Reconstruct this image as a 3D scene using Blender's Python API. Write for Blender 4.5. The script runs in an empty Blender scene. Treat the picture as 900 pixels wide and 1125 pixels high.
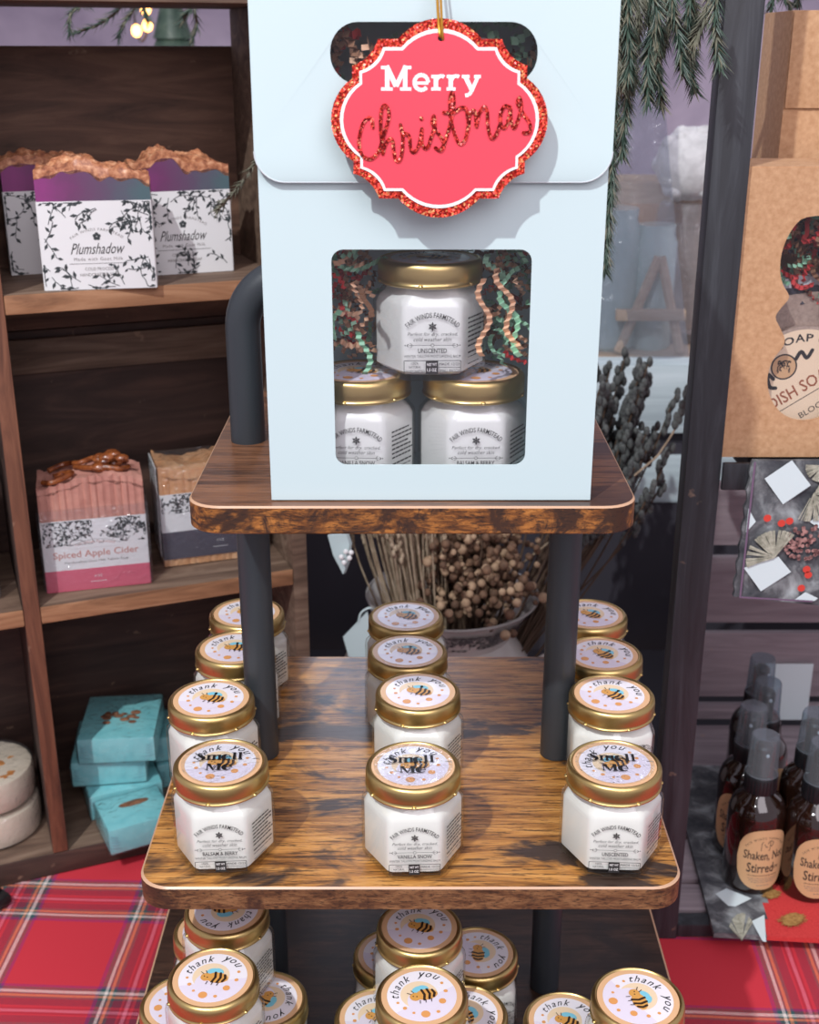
import bpy, bmesh, math, random
from mathutils import Matrix, Vector, noise
random.seed(7)
C = bpy.context.scene.collection
S = bpy.context.scene
R = math.radians
PI = math.pi

# ------------------------------------------------------------------ camera, world, lights, exposure
CAMZ = 1.38; PITCH = R(20.7); FPX = 1341.0
cd = bpy.data.cameras.new('camera'); cam = bpy.data.objects.new('camera', cd); C.objects.link(cam)
cam.location = (0, 0, CAMZ); cam.rotation_euler = (PI/2 - PITCH, 0, 0)
cd.sensor_fit = 'VERTICAL'; cd.sensor_height = 36.0; cd.lens = FPX/1125*36.0
cd.clip_start = 0.02; cd.clip_end = 50
cd.dof.use_dof = True; cd.dof.focus_distance = 0.62; cd.dof.aperture_fstop = 16
S.camera = cam
S.view_settings.view_transform = 'Standard'; S.view_settings.look = 'None'
S.view_settings.gamma = 1.0; S.view_settings.use_curve_mapping = False
S.view_settings.exposure = 0.0

w = bpy.data.worlds.new('world'); S.world = w; w.use_nodes = True
w.node_tree.nodes['Background'].inputs[0].default_value = (0.93, 0.86, 1.0, 1)
w.node_tree.nodes['Background'].inputs[1].default_value = 0.55

def lamp(name, kind, loc, target, power, color, **kw):
    l = bpy.data.lights.new(name, kind); l.energy = power; l.color = color
    for k, v in kw.items(): setattr(l, k, v)
    o = bpy.data.objects.new(name, l); C.objects.link(o); o.location = loc
    o.rotation_euler = (Vector(target)-Vector(loc)).to_track_quat('-Z', 'Y').to_euler()
    return o
lamp('ceiling_spotlight', 'SPOT', (-0.68, -0.70, 2.86), (0, 0.62, 1.1), 160, (0.96, 0.99, 1.0),
     shadow_soft_size=0.022, spot_size=R(80), spot_blend=0.6)
lamp('front_fill', 'AREA', (0.5, -0.9, 2.4), (0.1, 0.8, 1.0), 22, (1.0, 0.92, 0.98), shape='SQUARE', size=1.4)  # soft fill added on the camera side to lift the shadows

# ------------------------------------------------------------------ measuring helpers (points in the place seen at a photo position)
def ray(px, py):
    x = (px-450)/FPX; y = (py-562.5)/FPX
    return Vector((x, math.cos(PITCH)-y*math.sin(PITCH), -math.sin(PITCH)-y*math.cos(PITCH)))
def on(px, py, z):
    d = ray(px, py); t = (z-CAMZ)/d.z; return Vector((d.x*t, d.y*t, z))
def at(px, py, Y):
    d = ray(px, py); t = Y/d.y; return Vector((d.x*t, Y, CAMZ+d.z*t))

# ------------------------------------------------------------------ materials
def lin(c):
    def f(v):
        v /= 255.0
        return v/12.92 if v <= 0.04045 else ((v+0.055)/1.055)**2.4
    return (f(c[0]), f(c[1]), f(c[2]), 1)
def mat(name, rgb, rough=0.5, metal=0.0, spec=0.5, coat=0.0, **kw):
    m = bpy.data.materials.new(name); m.use_nodes = True
    b = m.node_tree.nodes['Principled BSDF']
    b.inputs['Base Color'].default_value = lin(rgb); b.inputs['Roughness'].default_value = rough
    b.inputs['Metallic'].default_value = metal; b.inputs['Specular IOR Level'].default_value = spec
    b.inputs['Coat Weight'].default_value = coat; b.inputs['Coat Roughness'].default_value = 0.08
    for k, v in kw.items(): b.inputs[k].default_value = v
    return m
class N:
    def __init__(s, m): s.t = m.node_tree; s.b = s.t.nodes.get('Principled BSDF')
    def n(s, typ, **kw):
        x = s.t.nodes.new(typ)
        for k, v in kw.items(): setattr(x, k, v)
        return x
    def l(s, a, b): s.t.links.new(a, b)
    def coords(s, scale=(1,1,1), rot=(0,0,0), loc=(0,0,0)):
        tc = s.n('ShaderNodeTexCoord'); mp = s.n('ShaderNodeMapping')
        s.l(tc.outputs['Object'], mp.inputs[0]); mp.inputs['Scale'].default_value = scale
        mp.inputs['Rotation'].default_value = rot; mp.inputs['Location'].default_value = loc
        return mp.outputs[0]
    def noise(s, v, scale=5, detail=6, rough=0.6, dist=0.0):
        x = s.n('ShaderNodeTexNoise'); s.l(v, x.inputs['Vector'])
        x.inputs['Scale'].default_value = scale; x.inputs['Detail'].default_value = detail
        x.inputs['Roughness'].default_value = rough; x.inputs['Distortion'].default_value = dist
        return x.outputs[0]
    def ramp(s, f, stops, interp='LINEAR'):
        r = s.n('ShaderNodeValToRGB'); s.l(f, r.inputs[0]); cr = r.color_ramp; cr.interpolation = interp
        while len(cr.elements) < len(stops): cr.elements.new(0.5)
        for e, (p, c) in zip(cr.elements, stops):
            e.position = p; e.color = lin(c)
        return r.outputs[0]
    def mix(s, f, a, b, mode='MIX'):
        x = s.n('ShaderNodeMix', data_type='RGBA', blend_type=mode)
        if isinstance(f, float): x.inputs[0].default_value = f
        else: s.l(f, x.inputs[0])
        for i, q in ((6, a), (7, b)):
            if isinstance(q, tuple): x.inputs[i].default_value = lin(q)
            else: s.l(q, x.inputs[i])
        return x.outputs[2]
    def math(s, op, a, b=0.0):
        x = s.n('ShaderNodeMath', operation=op)
        for i, q in ((0, a), (1, b)):
            if isinstance(q, (int, float)): x.inputs[i].default_value = q
            else: s.l(q, x.inputs[i])
        return x.outputs[0]
    def bump(s, h, strength=0.2, dist=0.001):
        x = s.n('ShaderNodeBump'); s.l(h, x.inputs['Height']); x.inputs['Strength'].default_value = strength
        x.inputs['Distance'].default_value = dist; s.l(x.outputs[0], s.b.inputs['Normal'])
    def base(s, c): s.l(c, s.b.inputs['Base Color'])

def wood_rustic(name, stops, patch, rough=0.35, seed=0, scale=(9, 90, 90), patchy=(0.50, 0.62)):
    m = mat(name, (120, 80, 45), rough); n = N(m)
    v = n.coords(scale, loc=(seed*3.1, seed*1.7, seed))
    g = n.noise(v, 1.3, 8, 0.68, 0.6)
    c1 = n.ramp(g, stops)
    v2 = n.coords((scale[0]*0.9, scale[1]*0.22, scale[2]*0.22), loc=(seed*5.3, seed, 2))
    p = n.noise(v2, 1.0, 5, 0.65, 0.8)
    pm = n.ramp(p, [(patchy[0], (0, 0, 0)), (patchy[1], (255, 255, 255))])
    v3 = n.coords((scale[0]*4, scale[1]*4.5, scale[2]*4.5), loc=(seed, 4, 9))
    fine = n.noise(v3, 1.0, 4, 0.7)
    fm = n.ramp(fine, [(0.40, (255, 255, 255)), (0.47, (0, 0, 0))])
    c = n.mix(pm, c1, patch); c = n.mix(n.math('MULTIPLY', fm, 0.75), c, (38, 24, 18))
    n.base(c); n.bump(fine, 0.12, 0.0004)
    return m
M = {}
M['tier_mid'] = wood_rustic('rustic_laminate_gold', [(0.32, (70, 44, 24)), (0.42, (138, 90, 42)), (0.52, (184, 128, 64)), (0.68, (212, 158, 90))], (66, 52, 44), 0.28, 3, scale=(11, 120, 120), patchy=(0.52, 0.60))
M['tier_top'] = wood_rustic('rustic_laminate_brown', [(0.30, (58, 34, 24)), (0.45, (112, 74, 50)), (0.60, (134, 92, 64)), (0.72, (150, 106, 76))], (74, 50, 38), 0.32, 8, scale=(6, 120, 120))
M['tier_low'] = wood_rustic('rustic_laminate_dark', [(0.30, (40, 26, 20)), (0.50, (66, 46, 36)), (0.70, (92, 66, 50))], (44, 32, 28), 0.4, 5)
M['tier_edge'] = wood_rustic('rustic_laminate_edge', [(0.32, (34, 18, 10)), (0.46, (112, 66, 28)), (0.60, (172, 110, 50)), (0.72, (190, 128, 66))], (60, 36, 22), 0.5, 1, scale=(55, 160, 210), patchy=(0.48, 0.58))
M['tier_edge_low'] = wood_rustic('rustic_laminate_edge_brown', [(0.32, (48, 28, 18)), (0.46, (104, 68, 42)), (0.60, (136, 96, 62)), (0.72, (150, 108, 74))], (70, 44, 30), 0.5, 2, scale=(55, 160, 210), patchy=(0.52, 0.62))
M['edge_line'] = mat('edge_band_lip', (196, 158, 128), 0.35)
def wood_old(name, a, b, c, rough=0.7, seed=1, sc=(6, 40, 60)):
    m = mat(name, b, rough); n = N(m)
    v = n.coords(sc, loc=(seed*2.3, seed, seed*4)); g = n.noise(v, 1.4, 7, 0.62, 1.2)
    col = n.ramp(g, [(0.30, a), (0.50, b), (0.68, c)])
    k = n.noise(n.coords((60, 60, 60), loc=(seed, 0, 0)), 1.0, 3, 0.6)
    sp = n.ramp(k, [(0.68, (0, 0, 0)), (0.74, (255, 255, 255))])
    n.base(n.mix(n.math('MULTIPLY', sp, 0.4), col, (170, 140, 115))); n.bump(g, 0.35, 0.001)
    return m
M['shelf_wood'] = wood_old('weathered_brown_board', (78, 60, 48), (110, 88, 73), (136, 114, 96))
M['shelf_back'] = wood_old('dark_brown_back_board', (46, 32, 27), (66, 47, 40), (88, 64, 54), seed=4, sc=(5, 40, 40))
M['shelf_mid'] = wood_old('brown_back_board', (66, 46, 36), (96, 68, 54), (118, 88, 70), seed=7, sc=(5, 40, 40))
M['shelf_edge'] = wood_old('orange_brown_board_edge', (104, 68, 44), (150, 106, 74), (174, 130, 96), seed=6)
M['divider'] = wood_old('red_brown_divider_edge', (72, 42, 30), (112, 70, 50), (134, 88, 64), seed=9, sc=(60, 60, 6))
M['black_paint'] = wood_old('worn_black_paint', (30, 31, 35), (44, 46, 51), (62, 65, 70), 0.5, 2, sc=(60, 60, 5))
M['slat'] = wood_old('mauve_grey_slat', (120, 108, 114), (140, 128, 133), (156, 144, 148), 0.55, 3, sc=(5, 60, 60))
M['charcoal'] = mat('charcoal_panel', (62, 60, 68), 0.55)
M['charcoal_cloth'] = mat('charcoal_cloth', (46, 44, 51), 0.9)
M['sunlit_board'] = wood_old('pale_sunlit_board', (168, 184, 190), (198, 214, 218), (214, 228, 232), 0.5, 5, sc=(3, 20, 50))  # sunlight falling on the siding is put into this pale board colour
M['tube'] = mat('black_powder_coated_tube', (50, 55, 60), 0.42)
def bumpy(m, scale, st, dist=0.0003):
    n = N(m); n.bump(n.noise(n.coords((1, 1, 1)), scale, 3, 0.6), st, dist); return m
bumpy(M['tube'], 900, 0.25)
M['card'] = mat('white_card', (196, 215, 217), 0.38)
M['card_edge'] = mat('white_card_fold', (198, 206, 210), 0.5)
M['gold'] = mat('gold_lid_metal', (206, 180, 120), 0.36, 1.0)
bumpy(M['gold'], 120, 0.06)
M['balm'] = mat('cream_white_balm', (232, 230, 224), 0.35, 0, 0.5, 0.6)
M['ink'] = mat('dark_grey_ink', (44, 42, 41), 0.6)
M['ink_soft'] = mat('brown_grey_ink', (118, 112, 108), 0.6)
M['black_ink'] = mat('black_ink', (18, 17, 19), 0.5)
M['peach'] = mat('peach_ring', (226, 182, 138), 0.35)
M['sticker_white'] = mat('sticker_white', (240, 236, 242), 0.3, coat=0.3)
M['lilac'] = mat('sticker_lilac', (230, 222, 236), 0.3, coat=0.3)
M['cream'] = mat('sticker_cream', (238, 214, 180), 0.35)
M['orange'] = mat('sticker_orange', (226, 160, 96), 0.35)
M['bee'] = mat('bee_yellow', (218, 160, 84), 0.4)
M['bee_dark'] = mat('bee_brown', (52, 38, 30), 0.4)
M['wing'] = mat('bee_wing_blue', (130, 204, 224), 0.4)
M['bone'] = mat('small_label_white', (228, 226, 222), 0.5)
def thin_glass(name, tint=(255, 255, 255), gloss=0.9, rough=0.03, ior=1.45, haze=0.0):
    m = bpy.data.materials.new(name); m.use_nodes = True; t = m.node_tree
    for x in list(t.nodes): t.nodes.remove(x)
    o = t.nodes.new('ShaderNodeOutputMaterial'); tr = t.nodes.new('ShaderNodeBsdfTransparent'); gl = t.nodes.new('ShaderNodeBsdfGlossy')
    fr = t.nodes.new('ShaderNodeFresnel'); mx = t.nodes.new('ShaderNodeMixShader')
    tr.inputs[0].default_value = lin(tint); gl.inputs['Roughness'].default_value = rough; gl.inputs[0].default_value = (gloss, gloss, gloss, 1)
    ge = t.nodes.new('ShaderNodeNewGeometry'); io = t.nodes.new('ShaderNodeMix'); io.inputs[2].default_value = ior; io.inputs[3].default_value = 1/ior
    t.links.new(ge.outputs['Backfacing'], io.inputs[0]); t.links.new(io.outputs[0], fr.inputs[0])      # the same reflectance from either side of the pane
    t.links.new(fr.outputs[0], mx.inputs[0]); t.links.new(tr.outputs[0], mx.inputs[1]); t.links.new(gl.outputs[0], mx.inputs[2])
    out = mx.outputs[0]
    if haze > 0:
        df = t.nodes.new('ShaderNodeBsdfDiffuse'); df.inputs[0].default_value = lin((205, 210, 216)); m2 = t.nodes.new('ShaderNodeMixShader')
        m2.inputs[0].default_value = haze; t.links.new(out, m2.inputs[1]); t.links.new(df.outputs[0], m2.inputs[2]); out = m2.outputs[0]
    t.links.new(out, o.inputs[0]); return m
M['glass'] = thin_glass('clear_jar_glass', (250, 252, 251))
M['film'] = thin_glass('clear_box_film', (250, 250, 252), 1.0, 0.05, 1.35)
M['wrap'] = thin_glass('clear_shrink_wrap', (248, 250, 252), 1.0, 0.10, 1.6, 0.02)
M['cloudy'] = thin_glass('cloudy_plastic', (228, 230, 236), 1.0, 0.12, 1.5, 0.10)
M['capclear'] = thin_glass('smoky_clear_cap', (198, 210, 218), 1.0, 0.10, 1.55, 0.12)
M['coral'] = mat('coral_red_card', (240, 66, 84), 0.42)
M['white'] = mat('plain_white', (245, 245, 246), 0.5)
def glitter(name, stops, sc=1500):
    m = mat(name, (190, 40, 30), 0.3, 0.45); n = N(m); v = n.coords((1, 1, 1))
    x = n.n('ShaderNodeTexVoronoi'); n.l(v, x.inputs['Vector']); x.inputs['Scale'].default_value = sc
    sep = n.n('ShaderNodeSeparateColor'); n.l(x.outputs['Color'], sep.inputs[0])
    n.base(n.ramp(sep.outputs[0], stops, 'CONSTANT'))
    cb = n.n('ShaderNodeCombineXYZ')
    for i in range(3): n.l(sep.outputs[i], cb.inputs[i])
    g = n.n('ShaderNodeNewGeometry'); va = n.n('ShaderNodeVectorMath', operation='SUBTRACT'); n.l(cb.outputs[0], va.inputs[0]); va.inputs[1].default_value = (.5, .5, .5)
    vs = n.n('ShaderNodeVectorMath', operation='SCALE'); n.l(va.outputs[0], vs.inputs[0]); vs.inputs['Scale'].default_value = 0.9
    ad = n.n('ShaderNodeVectorMath', operation='ADD'); n.l(g.outputs['Normal'], ad.inputs[0]); n.l(vs.outputs[0], ad.inputs[1])
    nm = n.n('ShaderNodeVectorMath', operation='NORMALIZE'); n.l(ad.outputs[0], nm.inputs[0]); n.l(nm.outputs[0], n.b.inputs['Normal'])
    return m
M['glitter'] = glitter('red_glitter', [(0, (150, 22, 18)), (0.35, (196, 40, 26)), (0.65, (222, 70, 40)), (0.88, (250, 170, 110))])
M['glitter_dark'] = glitter('dark_red_glitter', [(0, (120, 16, 14)), (0.4, (168, 28, 22)), (0.7, (196, 48, 34)), (0.92, (250, 160, 120))], 1400)
M['gold_thread'] = mat('gold_thread', (190, 140, 50), 0.35, 0.6)
M['kraft'] = mat('kraft_cardboard', (192, 150, 112), 0.75)
n_ = N(M['kraft']); n_.base(n_.ramp(n_.noise(n_.coords((1, 1, 1)), 260, 5, 0.6), [(0.3, (176, 132, 94)), (0.7, (200, 158, 120))]))
M['kraft_core'] = mat('pale_cardboard_core', (206, 190, 172), 0.8)
def tinted(name, stops, scale=60, rough=0.5, coat=0.0, sc=(1, 1, 1), bump=0.2):
    m = mat(name, stops[0][1], rough, coat=coat); n = N(m); q = n.noise(n.coords(sc), scale, 5, 0.6, 0.4)
    n.base(n.ramp(q, stops)); n.bump(q, bump, 0.0006); return m
M['soap_plum'] = mat('plum_teal_soap', (110, 60, 100), 0.35)
n_ = N(M['soap_plum']); tc = n_.coords((1, 1, 1)); sx = n_.n('ShaderNodeSeparateXYZ'); n_.l(tc, sx.inputs[0])
f_ = n_.math('ADD', n_.math('MULTIPLY', sx.outputs[0], 11.0), n_.math('MULTIPLY', n_.noise(tc, 40, 4, 0.6), 0.5)); f_ = n_.math('ADD', f_, 0.28)
n_.base(n_.ramp(f_, [(0.05, (142, 56, 122)), (0.35, (108, 58, 98)), (0.65, (92, 76, 98)), (0.95, (76, 98, 104))]))
M['crust'] = tinted('copper_mica_crust', [(0.3, (116, 66, 48)), (0.5, (178, 116, 82)), (0.65, (214, 158, 120)), (0.8, (238, 200, 160))], 220, 0.38, bump=0.8)
M['soap_pink'] = tinted('dusty_pink_soap', [(0.3, (176, 120, 108)), (0.7, (204, 150, 134))], 60)
M['amber_swirl'] = tinted('amber_brown_swirl', [(0.3, (84, 38, 22)), (0.6, (150, 84, 44)), (0.8, (196, 128, 76))], 200, 0.25)
M['soap_orange'] = tinted('orange_cream_soap', [(0.3, (196, 134, 84)), (0.7, (222, 176, 134))], 80)
M['band_white'] = mat('white_paper_band', (222, 222, 222), 0.6)
M['band_pink'] = mat('rose_pink_stripe', (206, 96, 118), 0.5)
M['band_navy'] = mat('dark_slate_stripe', (72, 70, 84), 0.5)
M['leafink'] = mat('charcoal_leaf_print', (58, 64, 66), 0.6)
M['coppertext'] = mat('rose_brown_ink', (196, 140, 130), 0.5)
M['teal'] = tinted('aqua_teal_soap', [(0.3, (124, 206, 210)), (0.7, (156, 226, 226))], 50, 0.4, bump=0.1)
M['petal'] = tinted('dried_brown_petal', [(0.3, (74, 46, 34)), (0.7, (156, 106, 74))], 300, 0.7)
M['ivory_soap'] = tinted('ivory_soap', [(0.3, (206, 190, 168)), (0.7, (226, 212, 192))], 40, 0.4)
M['calendula'] = tinted('orange_calendula', [(0.3, (168, 96, 36)), (0.7, (214, 146, 72))], 300, 0.7)
M['enamel'] = mat('cream_enamel', (196, 190, 184), 0.22, coat=0.5)
M['enamel_rim'] = mat('grey_enamel_rim', (150, 146, 142), 0.25)
M['blue_print'] = mat('slate_transfer_print', (66, 60, 64), 0.4)
M['stem'] = tinted('straw_stem', [(0.3, (136, 116, 94)), (0.7, (190, 172, 148))], 90, 0.7)
M['stem_dark'] = mat('dark_dry_stem', (84, 66, 52), 0.8)
M['seed'] = tinted('brown_seed_head', [(0.3, (136, 110, 86)), (0.7, (178, 150, 122))], 150, 0.8)
M['flowerbrown'] = tinted('brown_dried_flower', [(0.3, (72, 52, 40)), (0.7, (122, 92, 70))], 150, 0.8)
M['lav'] = tinted('grey_green_dried_bud', [(0.3, (48, 50, 52)), (0.7, (108, 112, 110))], 150, 0.8)
M['pine'] = tinted('deep_green_needle', [(0.3, (38, 60, 50)), (0.6, (66, 86, 72)), (0.8, (118, 124, 104))], 60, 0.45, bump=0)
M['pine_grey'] = tinted('grey_olive_needle', [(0.3, (74, 78, 64)), (0.7, (128, 124, 104))], 60, 0.5, bump=0)
M['twig'] = mat('brown_twig', (66, 52, 40), 0.8)
M['amber'] = mat('dark_amber_glass', (34, 18, 12), 0.06, coat=1.0)
M['black_plastic'] = mat('black_plastic', (22, 23, 26), 0.35)
M['kraftlabel'] = mat('tan_paper_label', (206, 166, 122), 0.6)
M['mint'] = mat('mint_paper', (150, 196, 164), 0.6)
M['tanpaper'] = mat('tan_paper', (208, 168, 136), 0.7)
M['redpaper'] = mat('red_paper', (196, 60, 58), 0.6)
M['brownpaper'] = mat('brown_paper', (128, 92, 66), 0.8)
M['beige'] = tinted('taupe_cloth', [(0.3, (146, 126, 112)), (0.7, (172, 152, 136))], 500, 0.9)
M['rust'] = mat('rust_ink', (150, 82, 52), 0.6)
M['lavwall'] = tinted('lavender_grey_wall', [(0.35, (158, 146, 168)), (0.65, (206, 192, 210))], 3, 0.8, bump=0)
M['floorm'] = wood_old('brown_floor_plank', (74, 60, 50), (96, 80, 68), (112, 96, 82), 0.6, 11, sc=(1, 8, 1))
M['fluff'] = tinted('white_fleece', [(0.3, (190, 190, 190)), (0.7, (226, 226, 226))], 80, 0.95, bump=1)
M['pinewood'] = tinted('pale_pine', [(0.3, (176, 150, 124)), (0.7, (204, 180, 154))], 20, 0.6, sc=(1, 8, 8))
def emis(name, rgb, st):
    m = mat(name, rgb, 0.5); b = m.node_tree.nodes['Principled BSDF']
    b.inputs['Emission Color'].default_value = lin(rgb); b.inputs['Emission Strength'].default_value = st; return m
M['bulb'] = emis('warm_bulb', (255, 176, 90), 9)
M['sky'] = emis('bright_sky_outside', (225, 236, 255), 4.0)

def crumple(m):
    t = m.node_tree; tc = t.nodes.new('ShaderNodeTexCoord'); nz = t.nodes.new('ShaderNodeTexNoise'); bp = t.nodes.new('ShaderNodeBump')
    t.links.new(tc.outputs['Object'], nz.inputs['Vector']); nz.inputs['Scale'].default_value = 110; nz.inputs['Distortion'].default_value = 1.5
    t.links.new(nz.outputs[0], bp.inputs['Height']); bp.inputs['Strength'].default_value = 0.9; bp.inputs['Distance'].default_value = 0.003
    for x in t.nodes:
        if x.type in ('BSDF_GLOSSY', 'FRESNEL'): t.links.new(bp.outputs[0], x.inputs['Normal'])
crumple(M['wrap']); crumple(M['cloudy'])
def tartan(name):
    m = mat(name, (200, 50, 60), 0.85); n = N(m); v = n.coords((1, 1, 1), rot=(0, 0, R(2.5)))
    wv = n.noise(v, 9, 2, 0.5); s = n.n('ShaderNodeSeparateXYZ'); n.l(v, s.inputs[0])
    RED = (204, 48, 62); MAR = (120, 42, 62); VIO = (142, 44, 110); GRN = (40, 84, 86); WHT = (226, 216, 208); ORG = (222, 140, 96); PNK = (220, 120, 140); DRK = (160, 30, 50)
    P = 0.120
    stops = [(0, VIO), (0.02, GRN), (0.048, WHT), (0.070, GRN), (0.082, ORG), (0.100, GRN), (0.118, MAR), (0.172, RED), (0.186, DRK), (0.200, PNK), (0.226, DRK), (0.236, RED), (0.254, MAR),
             (0.310, GRN), (0.328, ORG), (0.346, GRN), (0.358, WHT), (0.380, GRN), (0.405, VIO), (0.425, RED)]
    cols = []
    for i in range(2):
        q = n.math('ADD', s.outputs[i], n.math('MULTIPLY', n.math('SUBTRACT', wv, 0.5), 0.003))
        q = n.math('FRACT', n.math('ADD', n.math('MULTIPLY', q, 1/P), 0.6665 if i else 0.12))
        cols.append(n.ramp(q, stops, 'CONSTANT'))
    # twill: warp over weft at fine pitch, read at a distance as a half mix
    tw = n.math('FRACT', n.math('MULTIPLY', n.math('ADD', s.outputs[0], s.outputs[1]), 900))
    tw = n.math('GREATER_THAN', tw, 0.5)
    n.base(n.mix(tw, cols[0], cols[1])); n.bump(n.noise(v, 1500, 2, 0.5), 0.3, 0.0004)
    return m
M['tartan'] = tartan('red_tartan_flannel')

# ------------------------------------------------------------------ mesh builder
XZ = Matrix.Rotation(PI/2, 4, 'X')          # drawing plane -> upright plane facing -Y
def T(x=0, y=0, z=0): return Matrix.Translation((x, y, z))
def RZ(a): return Matrix.Rotation(a, 4, 'Z')
def RX(a): return Matrix.Rotation(a, 4, 'X')
def RY(a): return Matrix.Rotation(a, 4, 'Y')
class MB:
    def __init__(s): s.v = []; s.f = []; s.m = []; s.mats = []; s.q = 0
    def mi(s, k):
        if k not in s.mats: s.mats.append(k)
        return s.mats.index(k)
    def add(s, verts, faces, k, X=None):
        o = len(s.v); i = s.mi(k)
        s.v += [tuple(X @ Vector(p)) if X is not None else tuple(p) for p in verts]
        for f in faces: s.f.append(tuple(o+j for j in f)); s.m.append(i)
        return s
    def box(s, c, d, k, X=None, r=0.0):
        bm = bmesh.new(); bmesh.ops.create_cube(bm, size=1)
        for v in bm.verts: v.co = Vector((v.co.x*d[0]+c[0], v.co.y*d[1]+c[1], v.co.z*d[2]+c[2]))
        if r > 0: bmesh.ops.bevel(bm, geom=bm.edges[:]+bm.verts[:], offset=r, segments=2, profile=0.6, affect='EDGES')
        bm.verts.index_update()
        s.add([v.co[:] for v in bm.verts], [[v.index for v in f.verts] for f in bm.faces], k, X); bm.free(); return s
    def lathe(s, prof, k, n=40, X=None, cap=True):
        V = []; F = []; m = len(prof)
        for r, z in prof:
            for i in range(n): a = 2*PI*i/n; V.append((r*math.cos(a), r*math.sin(a), z))
        for j in range(m-1):
            for i in range(n): F.append((j*n+i, j*n+(i+1) % n, (j+1)*n+(i+1) % n, (j+1)*n+i))
        if cap:
            F.append(tuple(range(n-1, -1, -1))); F.append(tuple((m-1)*n+i for i in range(n)))
        return s.add(V, F, k, X)
    def rings(s, rs, k, X=None, cap=True, capend=True):
        n = len(rs[0]); V = [p for r in rs for p in r]; F = []
        for j in range(len(rs)-1):
            for i in range(n): F.append((j*n+i, j*n+(i+1) % n, (j+1)*n+(i+1) % n, (j+1)*n+i))
        if cap: F.append(tuple(range(n-1, -1, -1)))
        if capend: F.append(tuple((len(rs)-1)*n+i for i in range(n)))
        return s.add(V, F, k, X)
    def tube(s, pts, r, k, n=8, X=None):
        pts = [Vector(p) for p in pts]; rs = []; up = Vector((0.13, 0.2, 1)).normalized()
        for i, p in enumerate(pts):
            d = (pts[min(i+1, len(pts)-1)]-pts[max(i-1, 0)]).normalized()
            a = d.cross(up)
            if a.length < 0.05: a = d.cross(Vector((1, 0.1, 0)))
            a.normalize(); b = d.cross(a); up = a.cross(d)
            q = r[i] if isinstance(r, (list, tuple)) else r
            rs.append([tuple(p+(a*math.cos(2*PI*j/n)+b*math.sin(2*PI*j/n))*q) for j in range(n)])
        return s.rings(rs, k, X)
    def prism(s, poly, z0, z1, k, X=None, kside=None):
        n = len(poly); V = [(x, y, z0) for x, y in poly]+[(x, y, z1) for x, y in poly]
        s.add(V, [tuple(range(n-1, -1, -1)), tuple(range(n, 2*n))], k, X)
        return s.add(V, [(i, (i+1) % n, n+(i+1) % n, n+i) for i in range(n)], kside or k, X)
    def flat(s, poly, z, k, X=None): return s.add([(x, y, z) for x, y in poly], [tuple(range(len(poly)))], k, X)
    def disc(s, cx, cy, r, z, k, X=None, ry=None, rot=0, n=28):
        ry = ry or r; P = []
        for i in range(n):
            a = 2*PI*i/n; x = r*math.cos(a); y = ry*math.sin(a)
            P.append((cx+x*math.cos(rot)-y*math.sin(rot), cy+x*math.sin(rot)+y*math.cos(rot)))
        return s.flat(P, z, k, X)
    def line(s, pts, wd, z, k, X=None, caps=True):
        for a, b in zip(pts, pts[1:]):
            d = Vector((b[0]-a[0], b[1]-a[1]))
            if d.length < 1e-9: continue
            d.normalize(); p = Vector((-d.y, d.x))*wd/2; s.q = (s.q+1) % 60; zs = z; z = zs+4e-6*s.q
            s.flat([(a[0]-p.x, a[1]-p.y), (b[0]-p.x, b[1]-p.y), (b[0]+p.x, b[1]+p.y), (a[0]+p.x, a[1]+p.y)], z, k, X); z = zs
        if caps:
            for a in pts: s.q = (s.q+1) % 60; s.disc(a[0], a[1], wd/2, z+4e-6*s.q, k, X, n=10)
        return s
    def sphere(s, c, r, k, X=None, n=10, m=6, sc=(1, 1, 1)):
        pr = [(max(1e-5, r*math.sin(PI*j/m)), -r*math.cos(PI*j/m)) for j in range(m+1)]
        Y = T(*c) @ Matrix.Diagonal((*sc, 1))
        return s.lathe(pr, k, n, (X @ Y) if X is not None else Y, cap=False)
    def mesh(s, name, ang=35):
        me = bpy.data.meshes.new(name); me.from_pydata(s.v, [], s.f)
        for k in s.mats: me.materials.append(M[k])
        me.polygons.foreach_set('material_index', s.m)
        me.polygons.foreach_set('use_smooth', [True]*len(s.f)); me.update()
        me.set_sharp_from_angle(angle=R(ang)); return me
    def build(s, name, parent=None, ang=35, loc=None, rz=None): return link(name, s.mesh(name, ang), parent, loc, rz)
def link(name, me, parent=None, loc=None, rz=None):
    o = bpy.data.objects.new(name, me); C.objects.link(o)
    if parent is not None: o.parent = parent
    if loc is not None: o.location = loc
    if rz is not None: o.rotation_euler = (0, 0, rz)
    return o
def tag(o, label=None, cat=None, group=None, kind=None):
    if label: o['label'] = label
    if cat: o['category'] = cat
    if group: o['group'] = group
    if kind: o['kind'] = kind
    return o
def thing(name, label, cat, loc=(0, 0, 0), rz=0.0, group=None):
    o = bpy.data.objects.new(name, None); C.objects.link(o); o.empty_display_size = 0.02
    o.location = loc; o.rotation_euler = (0, 0, rz); return tag(o, label, cat, group)

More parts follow.
